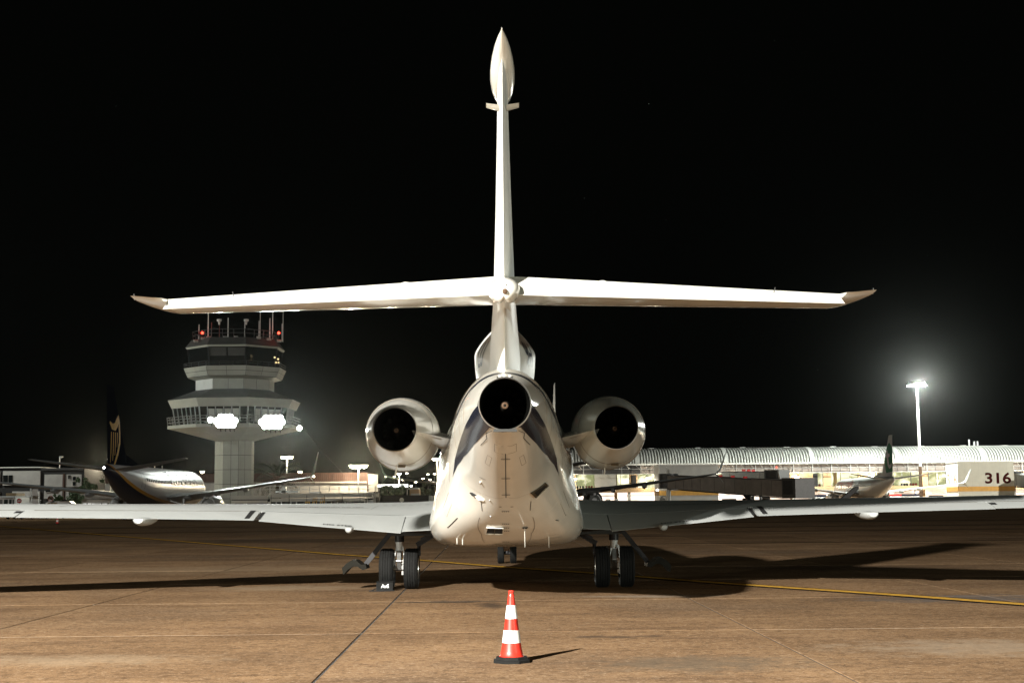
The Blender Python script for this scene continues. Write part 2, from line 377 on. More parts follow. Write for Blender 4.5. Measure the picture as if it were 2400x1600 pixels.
# ---------------------------------------------------------------- business jet: body surface
ANG = [0, 25, 50, 75, 100, 125, 145, 165, 180]
def ell(wd, zt, zb, zc, k=1.0):
    r = []
    for a in ANG:
        a = math.radians(a); r.append((wd*math.sin(a)**k, zc+((zt-zc) if a < math.pi/2 else (zc-zb))*math.cos(a)))
    return r
BODY = [
 (17.90, ell(.335, 3.145, 2.475, 2.81)),
 (18.50, ell(.43, 3.25, 2.34, 2.80)),
 (19.50, ell(.575, 3.40, 2.06, 2.76)),
 (21.00, ell(.745, 3.52, 1.62, 2.66)),
 (22.50, [(0,3.55),(.42,3.43),(.72,3.12),(.87,2.68),(.92,2.2),(.94,1.75),(.89,1.42),(.62,1.18),(0,1.12)]),
 (23.60, [(0,3.50),(.46,3.38),(.79,3.05),(.97,2.60),(1.06,2.1),(1.17,1.60),(1.20,1.22),(.93,.95),(0,.89)]),
 (24.60, [(0,3.46),(.50,3.34),(.87,3.00),(1.09,2.55),(1.16,2.05),(1.26,1.52),(1.31,1.14),(1.03,.86),(0,.82)]),
 (26.50, [(0,3.42),(.52,3.30),(.94,2.96),(1.19,2.50),(1.24,2.00),(1.30,1.50),(1.33,1.12),(1.05,.84),(0,.81)]),
 (31.00, [(0,3.40),(.53,3.28),(.96,2.95),(1.21,2.47),(1.24,1.97),(1.26,1.50),(1.24,1.15),(.90,.88),(0,.83)]),
 (33.50, ell(1.25, 3.40, .90, 2.15)),
 (36.00, ell(1.20, 3.36, .93, 2.15)),
 (38.00, ell(.95, 3.00, 1.02, 2.0)),
 (39.50, ell(.55, 2.30, 1.25, 1.8)),
 (40.30, ell(.10, 1.84, 1.62, 1.72)),
]
def herm(p0, p1, m0, m1, t):
    t2, t3 = t*t, t*t*t
    return (2*t3-3*t2+1)*p0+(t3-2*t2+t)*m0+(-2*t3+3*t2)*p1+(t3-t2)*m1
def section(Y):
    B = BODY; n = len(B); Y = min(max(Y, B[0][0]), B[-1][0])
    i = 0
    while i < n-2 and Y > B[i+1][0]: i += 1
    y0, y1 = B[i][0], B[i+1][0]; h = y1-y0; t = (Y-y0)/h
    def sl(k, c, q):
        if k == 0: return (B[1][1][q][c]-B[0][1][q][c])/(B[1][0]-B[0][0])
        if k == n-1: return (B[-1][1][q][c]-B[-2][1][q][c])/(B[-1][0]-B[-2][0])
        a = (B[k][1][q][c]-B[k-1][1][q][c])/(B[k][0]-B[k-1][0]); b = (B[k+1][1][q][c]-B[k][1][q][c])/(B[k+1][0]-B[k][0])
        return 0. if a*b <= 0 else 2*a*b/(a+b)
    return [tuple(herm(B[i][1][q][c], B[i+1][1][q][c], sl(i, c, q)*h, sl(i+1, c, q)*h, t) for c in (0, 1)) for q in range(9)]
def on_section(P, s):
    # s 0 top .. 1 keel, Catmull-Rom through the nine points, mirrored at both ends
    u = min(max(s, 0), 1)*8; i = min(int(u), 7); t = u-i
    g = lambda k: ((-P[1][0], P[1][1]) if k < 0 else (-P[7][0], P[7][1]) if k > 8 else P[k])
    a, b, c, d = g(i-1), g(i), g(i+1), g(i+2)
    return tuple(herm(b[k], c[k], (c[k]-a[k])/2, (d[k]-b[k])/2, t) for k in (0, 1))
def skin(Y, s, side=1, off=0.):
    P = section(Y); x, z = on_section(P, s)
    if off:
        x1, z1 = on_section(P, min(1, s+.01)); x0, z0 = on_section(P, max(0, s-.01))
        tx, tz = x1-x0, z1-z0; l = math.hypot(tx, tz) or 1
        x, z = x-tz/l*off, z+tx/l*off
        # lean the offset backwards on the rising tail
        if Y < 24.5: Y = Y-off*.35
    return (side*x, Y, z)
# ---------------------------------------------------------------- business jet: build
JET = thing('business_jet', 'white three-engined business jet with navy tail bands seen from directly behind', 'jet', (-.02, 26.6, 0))
def jb(mb, name, mk, parent=None, smooth=None): return mb.build(name, mk, JET if parent is None else parent, smooth)
NS = 36
def ring(Y, off=0.):
    r = [skin(Y, k/NS, 1, off) for k in range(NS+1)]
    return [(x-.02, y, z) for x, y, z in r] + [(-x-.02, y, z) for x, y, z in reversed(r[1:-1])]
ys = [17.9+i*.1 for i in range(8)] + [18.7+i*.2 for i in range(42)] + [27.2+i*.6 for i in range(18)] + [38.2, 38.6, 39, 39.4, 39.8, 40.1, 40.3]
fus = jb(MB().loft([ring(Y) for Y in ys], False, True), 'fuselage', 'white_paint', None, 60)
def patch(rows, name, mk, parent=fus, sides=(1, -1), off=.004, n=6):
    for sd in sides:
        m = MB(); R = []
        for Y0, s0, Y1, s1 in rows:
            R.append([tuple(a+b for a, b in zip(skin(Y0+(Y1-Y0)*k/n, s0+(s1-s0)*k/n, sd, off), (-.02, 0, 0))) for k in range(n+1)])
        m.loft(R, closed=False).build(name, mk, parent, 60)
def dense(rows, k=5):
    r = []
    for a, b in zip(rows[:-1], rows[1:]):
        for i in range(k): r.append(tuple(p+(q-p)*i/k for p, q in zip(a, b)))
    return r+[rows[-1]]
patch(dense([(17.91,.40,17.91,.79),(17.96,.462,17.97,.753),(18.88,.505,18.53,.706),(19.76,.525,19.25,.652),(20.84,.534,20.58,.592),(21.46,.548,21.38,.580),(21.80,.583,21.80,.588),(21.9,.597,21.9,.5971)]), 'navy_band', 'navy_paint')
TH = [(18.57,.0),(18.58,.064),(18.76,.147),(19.10,.251),(19.81,.324),(20.39,.378),(21.34,.398),(22.0,.405),(24.5,.42),(30,.43)]
patch(dense([(y-.09, s+.009 if s else 0, y+.09, s-.009 if s else 0) for y, s in TH]), 'cheat_line', 'navy_paint', n=2)
def line(p, w=.012, mk='panel_dark', name='panel_seam', sides=(1,), off=.005):
    for sd in sides:
        m = MB(); q = dense([(a, b, a, b) for a, b in p], 6); P = [Vector(skin(a, b, sd, off))+Vector((-.02,0,0)) for a, b, _, _ in q]
        L = []
        for i, c in enumerate(P):
            d = (P[min(i+1, len(P)-1)]-P[max(i-1, 0)]).normalized()
            nn = Vector((c.x*.6, -.4, c.z-2.6 if abs(c.z-2.6) > .2 else -.5)); a = d.cross(nn).normalized()
            L.append([c-a*w/2, c+a*w/2])
        m.loft(L, closed=False).build(name, mk, fus)
def cline(Y0, Y1, w=.012, mk='panel_dark'):
    m = MB(); L = []
    for i in range(9):
        Y = Y0+(Y1-Y0)*i/8; x, y, z = skin(Y, 1, 1, .005); L.append([(-.02-w/2, y, z-.002), (-.02+w/2, y, z-.002)])
    m.loft(L, closed=False).build('panel_seam', mk, fus)
cline(18.93, 20.91)
def cross(Y, hw=.062):
    m = MB(); s = lambda x: 1-(.04 if True else 0)*abs(x)/hw
    L = []
    for i in range(9):
        x = -hw+2*hw*i/8; z = skin(Y, 1, 1, .006)[2]+.0*x; zz = skin(Y, 1-.04*abs(x)/hw, 1, .007)[2]
        L.append([(x-.02, Y-.004, zz-.001), (x-.02, Y+.018, zz-.008)])
    m.loft(L, closed=False).build('panel_seam', 'panel_dark', fus)
for Y in (19.15, 20.0, 20.76): cross(Y)
for sd in (1, -1):
    line([(18.05,.793),(18.33,.735),(18.53,.762),(19.01,.716)], .009, sides=(sd,))
    line([(21.39,.819),(21.66,.863)], .009, 'panel_dark', sides=(sd,))
    line([(21.91,.88),(22.71,.933)], .008, 'panel_seam', sides=(sd,))
    line([(22.71,.933),(23.4,.955)], .006, 'panel_seam', sides=(sd,))
    line([(18.60,.85),(18.62,.90),(18.62,.97)], .004, 'panel_seam', sides=(sd,)); line([(18.60,.85),(18.92,.862),(18.94,.97)], .004, 'panel_seam', sides=(sd,))
    line([(21.36,.656),(21.21,.732),(21.06,.816),(20.93,.97)], .005, 'panel_seam', sides=(sd,))
    line([(22.09,.719),(22.06,.779),(21.97,.819)], .008, 'light_seam', sides=(sd,))
    line([(22.94,.813),(22.34,.803)] if sd < 0 else [(22.44,.813),(22.56,.806)], .018, 'panel_dark', sides=(sd,))
    line([(18.2,.08),(18.05,.055)], .012, sides=(sd,))
    line([(21.33,.945),(21.33,.965)], .022, 'panel_dark', sides=(sd,))
line([(20.44,.756),(20.36,.806)], .012, sides=(-1,))
for s0 in (1,):
    line([(23.05,.862),(22.95,.90)], .006, 'panel_dark', sides=(1,)); line([(23.25,.865),(23.15,.905)], .006, 'panel_dark', sides=(1,))
# small print marks on the keel
for Y in (21.5, 22.05, 22.25, 22.42, 23.2):
    for dx in (-.05, -.02, .01, .04):
        z = skin(Y, .99, 1, .006)[2]
        MB().add([(dx-.035, Y, z-.001), (dx-.015, Y, z-.001), (dx-.015, Y+.03, z-.012), (dx-.035, Y+.03, z-.012)], [(0,1,2,3)]).build('stencil_mark', 'panel_dark', fus)
for Yr, s0, s1 in ((19.45, .03, .50), (20.2, .1, .52), (21.05, .03, .53), (22.15, .05, .60)):
    for sd in (1, -1): line([(Yr, s0+(s1-s0)*k/6) for k in range(7)], .005, 'panel_seam', sides=(sd,), off=.003)
for sd in (1, -1):
    line([(22.3,.64),(22.75,.70),(22.7,.76),(22.25,.72),(22.3,.64)], .004, 'panel_seam', 'access_door', sides=(sd,)); line([(23.0,.55),(24.4,.57)], .005, 'panel_seam', sides=(sd,)); line([(19.2,.80),(19.6,.79),(19.62,.83),(19.22,.84),(19.2,.80)], .004, 'panel_seam', 'access_door', sides=(sd,))
# vent grille on the keel
def pt(Y, s, sd, off=.005): return Vector(skin(Y, s, sd, off))+Vector((-.02,0,0))
a, b_, c, d = pt(22.26,.936,-1), pt(22.26,.99,-1), pt(22.64,.99,-1), pt(22.64,.942,-1)
gr = jb(MB().add([a,b_,c,d,a+Vector((0,.05,.05)),b_+Vector((0,.05,.05)),c+Vector((0,.05,.05)),d+Vector((0,.05,.05))], [(0,1,2,3),(4,5,6,7),(0,1,5,4),(1,2,6,5),(2,3,7,6),(3,0,4,7)]), 'vent_grille', 'black_flat')
for t in (.25, .5, .75): MB().bar(a.lerp(d, t)+Vector((0,-.004,-.004)), b_.lerp(c, t)+Vector((0,-.004,-.004)), .008).build('slat', 'steel_dark', gr)
MB().bar(a.lerp(b_, .5)+Vector((0,-.006,-.006)), d.lerp(c, .5)+Vector((0,-.006,-.006)), .01).build('slat', 'bronze', gr)
for p, q in ((a,b_),(b_,c),(c,d),(d,a)): MB().bar(p+Vector((0,-.005,-.005)), q+Vector((0,-.005,-.005)), .018).build('frame', 'white_paint', gr)
# oblique air scoop on the right flank and slit scoop on the left
P = [pt(21.09,.793,1,.02), pt(21.26,.682,1,.02), pt(21.44,.679,1,.02), pt(21.36,.786,1,.02)]
C = sum(P, Vector())/4; sc_ = jb(MB().add(P+[p.lerp(C, .02)+Vector((-.02,.03,.01)) for p in P], [(0,1,2,3),(0,1,5,4),(1,2,6,5),(2,3,7,6),(3,0,4,7)]), 'air_scoop', 'bronze')
MB().add([p.lerp(C, .3)+Vector((.003,-.008,-.004)) for p in P], [(0,1,2,3)]).build('scoop_mouth', 'black_flat', sc_)
for i in range(4): MB().bar(P[i].lerp(C, .06)+Vector((.002,-.01,-.006)), P[(i+1)%4].lerp(C, .06)+Vector((.002,-.01,-.006)), .012).build('rim', 'bronze', sc_)
sc2 = jb(MB().tube([pt(21.40,.735,-1,.01), pt(21.35,.755,-1,.012), pt(21.31,.776,-1,.008)], [.006,.028,.006], 10), 'air_scoop', 'black_flat')
MB().tube([pt(21.33,.77,-1,.012), pt(21.33,.80,-1,.016), pt(21.28,.83,-1,.01)], [.01,.022,.008], 8).build('scoop_lip', 'white_paint', sc2)
def blade(Y, s, sd, ln, w, name='antenna_blade'):
    p = pt(Y, s, sd, 0); jb(MB().loft([[p+Vector((x*f, y*f+dy, dz)) for x, y in ((-.012,0),(0,-w/2),(.012,0),(0,w/2))] for f, dy, dz in ((1, 0, .03), (.85, -.02, -ln*.5), (.45, -.05, -ln))], True, True), name, 'white_paint', None, 30)
blade(22.32, .940, 1, .30, .09, 'drain_mast'); blade(23.1, .90, 1, .16, .07, 'drain_mast'); blade(23.22, .885, -1, .09, .05); blade(23.2, .90, -1, .09, .05)
jb(MB().lathe([(-.02,.02),(0,.05),(.01,.05)], tuple(pt(22.32,.940,1,.0)), 'z', 14), 'drain_collar', 'panel_dark')
for Y, s in ((21.19,.86),(21.77,.923)): jb(MB().sphere(pt(Y, s, -1, .005), .016), 'bolt', 'gear_metal', None, 60)
for s0 in (.79, .76): pass
jb(MB().loft([[pt(20.6,.77,-1,.0)+Vector((-.025,0,0)), pt(20.6,.77,-1,0)+Vector((.025,0,0)), pt(20.72,.78,-1,0)], [pt(20.63,.772,-1,.025), pt(20.65,.772,-1,.025), pt(20.69,.775,-1,.025)]], True, True), 'sensor_fin', 'white_paint')

# centre engine nozzle
def nozzle(c, r, depth, parent, plugr=.05):
    nz = MB().lathe([(-.012, r), (-.03, r*1.0), (-.035, r*.975), (-.01, r*.955), (.25, r*.94), (depth, r*.80)], c, 'y', 48).build('exhaust_nozzle', 'lip_metal', parent, 40)
    MB().lathe([(-.026, r*.968), (.06, r*.945), (.25, r*.935), (depth, r*.79), (depth+.01, .02)], c, 'y', 40).build('nozzle_liner', 'exhaust_black', nz, 40)
    m = MB()
    for k in range(14):           # mixer lobes
        t = 2*pi*k/14; u = Vector((cos(t), 0, sin(t))); w_ = Vector((-sin(t), 0, cos(t))); o = Vector(c)+Vector((0, depth*.72, 0))
        m.loft([[o+u*r*.50-w_*r*.05, o+u*r*.50+w_*r*.05], [o+u*r*.70-w_*r*.09+Vector((0,.05,0)), o+u*r*.70+w_*r*.09+Vector((0,.05,0))], [o+u*r*.80-w_*r*.04+Vector((0,.1,0)), o+u*r*.80+w_*r*.04+Vector((0,.1,0))]], closed=False)
    m.build('mixer_lobes', 'exhaust_metal', nz)
    pl = MB().lathe([(depth*.30, .001), (depth*.30+.002, plugr*.35), (depth*.33, plugr*.95), (depth*.40, plugr*1.25), (depth*.7, plugr*2.4), (depth, plugr*3.2)], c, 'y', 28).build('exhaust_plug', 'exhaust_metal', nz, 40)
    MB().lathe([(depth*.298, plugr*.36), (depth*.295, plugr*.5), (depth*.30, plugr*.8), (depth*.33, plugr*.97)], c, 'y', 24).build('plug_tip', 'rust_plug', pl, 40)
nozzle((-.02, 17.9, 2.81), .335, 1.0, JET)
jb(MB().obox((-.02, 17.90, 3.142), .20, .03, .022), 'nozzle_hinge', 'black_flat'); jb(MB().obox((-.02, 17.87, 2.475), .3, .05, .035), 'nozzle_latch', 'panel_dark')
for sx in (-.085, .045): jb(MB().sphere((sx, 17.99, 3.165), .022), 'lamp_bead', 'white_paint', None, 60)

# fin, rudder line, bullet fairing, vanes
def foil(c, t, n=14):
    up = []
    for i in range(n+1):
        x = (1-cos(pi*i/n))/2
        y = 5*t*(.2969*sqrt(x)-.126*x-.3516*x*x+.2843*x**3-.1036*x**4); up.append((x, max(y, 0)))
    return up
def fin_ring(z, le, te, t, wedge=0.):
    c = le-te; f = []
    for x, y in foil(c, t/c, 18):
        d = (1-x)*c; h = t/2*min(1, d/1.25)**.72*min(1, (x*c/.5+.02))**.5
        f.append((x, (y*c)*(1-wedge)+h*wedge))
    L = [(-.02-y, le-x*c, z) for x, y in reversed(f)]; R = [(-.02+y, le-x*c, z) for x, y in f[1:-1]]
    return L+R
FIN = [(3.25, 23.9, 19.60, .50, 1.), (3.55, 23.4, 19.45, .46, 1.), (3.9, 22.95, 19.28, .42, 1.), (4.2, 22.5, 19.12, .375, .9), (4.36, 22.3, 18.30, .34, .7), (4.5, 22.1, 18.12, .325, .55), (4.8, 21.75, 18.10, .30, .35), (5.6, 20.9, 17.98, .235, .15), (6.4, 20.1, 17.85, .18, .1), (6.9, 19.62, 17.76, .15, 0.), (7.22, 19.3, 17.68, .13, 0.)]
fin = jb(MB().loft([fin_ring(*f) for f in FIN], True, True), 'fin', 'fin_paint', None, 25)
for sd in (-1, 1):
    m = MB(); L = []
    for (z, le, te, t, wd_) in FIN[6:]:
        c = le-te; x = .72; y = 5*t/c*(.2969*sqrt(x)-.126*x-.3516*x*x+.2843*x**3-.1036*x**4)*c*(1-wd_)+wd_*t/2*min(1, (1-x)*c/1.25)**.72
        L.append([(-.02+sd*(y+.003), le-x*c, z), (-.02+sd*(y+.002), le-(x+.008)*c, z)])
    m.loft(L, closed=False).build('rudder_seam', 'panel_seam', fin)
bul = []
for t, r, zz in ((0, .004, 7.56), (.03, .014, 7.552), (.10, .05, 7.535), (.22, .098, 7.505), (.36, .138, 7.46), (.5, .162, 7.42), (.64, .168, 7.38), (.78, .15, 7.345), (.9, .11, 7.32), (.97, .06, 7.31), (1, .01, 7.305)):
    Y = 17.22+2.5*t; zz -= .10
    bul.append([(-.02+r*cos(a)*1.0, Y, zz+(r*1.0*sin(a) if sin(a) > 0 else r*.95*sin(a))) for a in [2*pi*k/24 for k in range(24)]])
jb(MB().loft(bul, True, True), 'bullet_fairing', 'white_paint', fin, 60)
for sd in (-1, 1):
    L = []
    for x, le, te, z in ((.05, 18.42, 18.12, 6.735), (.215, 18.38, 18.16, 6.77)):
        c = le-te; f = foil(c, .12, 8)
        L.append([(-.02+sd*x, le-u*c, z+v*c) for u, v in reversed(f)]+[(-.02+sd*x, le-u*c, z-v*c) for u, v in f[1:-1]])
    jb(MB().loft(L, True, True), 'fin_vane', 'white_paint', fin, 40)

# centre intake duct at the fin root
def egg(Y, hw, zt, zm, zb, nk):
    P = [(0, zt), (nk*.7, zt-.03), (nk, zt-(zt-zm)*.3), ((nk+hw)/2, zt-(zt-zm)*.55), (hw*.97, zm+(zt-zm)*.16), (hw, zm-.05), (hw*.95, zm-(zm-zb)*.5), (hw*.8, zb+.05), (0, zb)]
    r = [on_section(P, k/24) for k in range(25)]
    return [(x-.02, Y, z) for x, z in r]+[(-x-.02, Y, z) for x, z in reversed(r[1:-1])]
EG = [(20.6,.20,4.1,3.5,3.2,.10), (21.0,.30,4.3,3.62,3.2,.13), (21.6,.42,4.45,3.74,3.15,.16), (22.3,.475,4.5,3.82,3.15,.18), (23.2,.485,4.5,3.86,3.15,.22), (24.2,.475,4.44,3.9,3.2,.28), (25.2,.44,4.35,3.92,3.4,.33), (25.5,.41,4.32,3.92,3.45,.33)]
def egg_at(Y):
    for a, b in zip(EG[:-1], EG[1:]):
        if Y <= b[0]: k = (Y-a[0])/(b[0]-a[0]); return tuple(p+(q-p)*k for p, q in zip(a, b))
    return EG[-1]
EY = [20.6, 20.8, 21.0, 21.2, 21.4, 21.6, 21.8, 22.0, 22.3, 22.7, 23.2, 23.7, 24.2, 24.7, 25.2, 25.5]
duct = jb(MB().loft([egg(*egg_at(Y)) for Y in EY], False, False), 'intake_duct', 'fin_paint', None, 60)
MB().loft([egg(25.51,.40,4.31,3.92,3.46,.32), egg(25.3,.36,4.24,3.92,3.52,.28), egg(24.0,.34,4.2,3.9,3.5,.26)], False, True).build('intake_mouth', 'exhaust_black', duct, 60)
def on_duct(sd):
    def fn(u, v, W, H):
        z = 3.60+v*1.25; Y = (21.15+u) if sd > 0 else (21.15+W-u)
        r = [p for p in egg(*egg_at(Y)) if p[0] >= -.02]; x = .3
        for p, q in zip(r[:-1], r[1:]):
            if (p[2]-z)*(q[2]-z) <= 0 and abs(p[2]-q[2]) > 1e-6: x = p[0]+(q[0]-p[0])*(z-p[2])/(q[2]-p[2])
        return (-.02+sd*(x+.02+.006), Y-.006, z)
    return fn
write('registration', '9H-', .42, 'letter_navy', duct, on_duct(1), .004, .85, 8)
write('registration', 'LU', .42, 'letter_navy', duct, on_duct(-1), .004, .85, 8)

# tailplane
def stab_sec(x, le, c, zle, t, d0=0., d1=1., hinge=.70, defl=0., n=14):
    pts = []
    fr = [d0+(d1-d0)*(1-cos(pi*i/n))/2 for i in range(n+1)]
    def P(q, s):
        h = 5*t*(.2969*sqrt(q)-.126*q-.3516*q*q+.2843*q**3-.1036*q**4); h = max(h, .0008)
        yy, zz = -q*c, s*h*c
        if q > hinge and defl:
            dy, dz = yy+hinge*c, zz; yy = -hinge*c+dy*cos(defl)-dz*sin(defl)*-1*0; zz = dz*cos(defl)-abs(dy)*sin(defl)
        return (x, le+yy, zle+zz)
    return [P(q, 1) for q in reversed(fr)]+[P(q, -1) for q in (fr[1:-1] if d0 == 0 and d1 == 1 else fr[1:] if d0 == 0 else fr)]
ST = [(.05, 20.62, 2.62, 4.50, .095), (2.2, 19.72, 1.95, 4.32, .095), (4.28, 18.85, 1.28, 4.145, .095)]
DEF = radians(21)
for sd in (-1, 1):
    sg = lambda r: [(sd*x-.02, y, z) for x, y, z in r]
    st = jb(MB().loft([sg(stab_sec(*s, 0, .70)) for s in ST], True, True), 'stabiliser', 'white_paint', None, 30)
    E = [(.14, 20.58, 2.59, 4.492, .095), ST[1], (4.26, 18.86, 1.285, 4.147, .095)]
    jb(MB().loft([sg(stab_sec(*s, .705, 1.0, .705, DEF, 8)) for s in E], True, True), 'elevator', 'white_paint', st, 30)
    TP = [(4.285, 18.848, 1.285, 4.145, .095), (4.35, 18.78, 1.27, 4.141, .09), (4.41, 18.64, 1.19, 4.138, .085), (4.47, 18.42, 1.05, 4.135, .08), (4.53, 18.10, .80, 4.131, .075), (4.575, 17.75, .50, 4.128, .07)]
    jb(MB().loft([sg(stab_sec(*s)) for s in TP], True, True), 'stabiliser_tip', 'white_paint', st, 40)
    jb(MB().cyl((sd*4.6-.02, 17.55, 4.12), (sd*4.57-.02, 17.40, 4.17), .005, .003, 6), 'static_wick', 'steel_grey', st)
    jb(MB().cyl((sd*3.45-.02, 18.05, 4.19), (sd*3.47-.02, 18.0, 4.28), .006, .006, 6), 'static_wick', 'steel_dark', st)
    L = [[(sd*(1.32+r*cos(a))-.02, 18.93+r*sin(a)*1.5, 4.47+h) for a in [2*pi*k/20 for k in range(20)]] for r, h in ((.09, 0), (.08, .03), (.05, .052), (.01, .06))]
    jb(MB().loft(L, False, True), 'actuator_bump', 'white_paint', st, 60)
    jb(MB().obox((sd*.16-.02, 18.95, 4.50), .035, .05, .14), 'hinge_slot', 'bronze' if sd < 0 else 'black_flat', st)
# pivot fairing with two lobes below
pv = []
for t, k, zz in ((0, .02, 4.20), (.02, .3, 4.205), (.08, .62, 4.22), (.2, .88, 4.25), (.4, 1.0, 4.29), (.7, .98, 4.34), (1.1, .86, 4.4), (1.7, .62, 4.45), (2.4, .3, 4.48)):
    r = []
    for i in range(32):
        a = 2*pi*i/32; x = .208*cos(a); z = .165*sin(a)
        if z < 0: z *= 1+.16*(1-abs(2*abs(cos(a))-1))-.22*max(0, 1-abs(cos(a))*4)
        r.append((-.02+x*k, 17.72+t, zz+z*k))
    pv.append(r)
pf = jb(MB().loft(pv, True, True), 'pivot_fairing', 'white_paint', None, 60)
jb(MB().lathe([(-.05,.015),(-.04,.035),(.08,.035)], (-.01, 17.74, 4.215), 'y', 14, True), 'tail_lamp', 'rust_plug', pf, 40)
jb(MB().lathe([(-.05,.015),(-.03,.03),(.1,.03)], (-.015, 17.80, 4.305), 'y', 14, True), 'tail_lamp', 'white_paint', pf, 40)

# side engines
for sd in (-1, 1):
    c = (sd*1.745-.02, 22.4, 2.73); na = thing('engine', None, None); na.parent = JET; na.location = (0,0,0)
    prof = [(0, .352), (.3, .415), (.7, .495), (1.1, .563), (1.6, .612), (2.1, .622), (2.6, .60), (3.0, .555), (3.2, .505), (3.24, .47), (3.2, .44), (2.9, .42), (2.4, .44)]
    nac = MB().lathe(prof, c, 'y', 56).build('nacelle', 'white_paint', na, 50)
    MB().lathe([(2.45,.44),(2.451,.12),(2.7,.01)], c, 'y', 32).build('fan_disc', 'exhaust_black', nac, 40)
    nozzle((c[0], c[1]+.03, c[2]), .350, 1.0, nac, .042)
    for q, w_ in ((1.02, .006), (1.9, .006)):
        r = [p for p in prof if p[0] <= q][-1]
        rr = r[1]+([p for p in prof if p[0] > q][0][1]-r[1])*(q-r[0])/([p for p in prof if p[0] > q][0][0]-r[0])
        MB().lathe([(q, rr+.001), (q, rr+.004), (q+.012, rr+.005), (q+.012, rr+.001)], c, 'y', 56).build('cowl_seam', 'panel_seam', nac, 40)
    MB().obox((c[0]+.04, c[1]+1.0, c[2]-.553), .12, .12, .03, 0, radians(8)).build('drain_slot', 'bronze', nac)
    MB().bar((c[0]-.09, c[1]+1.5, c[2]-.60), (c[0]-.10, c[1]+1.42, c[2]-.70), .02).build('drain_mast', 'white_paint', nac)
    # pylon
    L = []
    for x, le, te, z, t in ((.80, 25.3, 22.55, 2.56, .105), (1.0, 25.25, 22.45, 2.60, .10), (1.25, 25.2, 22.42, 2.66, .095), (1.48, 25.1, 22.48, 2.715, .09)):
        cc = le-te; f = foil(cc, t, 12)
        L.append([(sd*x-.02, le-u*cc, z+v*cc) for u, v in reversed(f)]+[(sd*x-.02, le-u*cc, z-v*cc) for u, v in f[1:-1]])
    py = MB().loft(L, True, True).build('pylon', 'white_paint', na, 35)
    MB().add([(sd*1.02-.02, 22.62, 2.578), (sd*1.36-.02, 22.62, 2.668), (sd*1.36-.02, 22.72, 2.66), (sd*1.02-.02, 22.72, 2.57)], [(0,1,2,3)]).build('panel_seam', 'panel_seam', py)

# wings
def camber_sec(x, le, c, zle, zte, t, d0, d1, defl=0., hg=.76, n=12):
    fr = [d0+(d1-d0)*((1-cos(pi*i/n))/2 if d0 == 0 else i/n) for i in range(n+1)]
    def P(q, s):
        h = 5*t*(.2969*sqrt(q)-.126*q-.3516*q*q+.2843*q**3-.1036*q**4); h = max(h, .0006)
        cb = .012*sin(pi*min(1, q))
        z = zle+(zte-zle)*(q**1.7)+(cb+s*h)*c; y = le-q*c
        if defl and q > hg:
            z -= (q-hg)*c*math.tan(defl)
        return (x, y, z)
    return [P(q, 1) for q in reversed(fr)]+[P(q, -1) for q in (fr[1:] if d0 == 0 else fr)]
WG = [(.9, 31.1, 5.72, 1.31, 1.115, .105), (1.85, 30.2, 4.85, 1.33, 1.075, .10), (3.2, 29.2, 3.85, 1.37, 1.19, .10), (4.5, 28.3, 2.95, 1.42, 1.31, .095), (6.5, 26.95, 2.45, 1.475, 1.365, .09), (9.0, 25.25, 1.95, 1.53, 1.425, .088), (12.3, 23.05, 1.3, 1.68, 1.60, .085)]
def wsec(x):
    for a, b in zip(WG[:-1], WG[1:]):
        if x <= b[0]: k = (x-a[0])/(b[0]-a[0]); return tuple(p+(q-p)*k for p, q in zip(a, b))
    return WG[-1]
def lerpx(x0, x1, n): return [x0+(x1-x0)*i/n for i in range(n+1)]
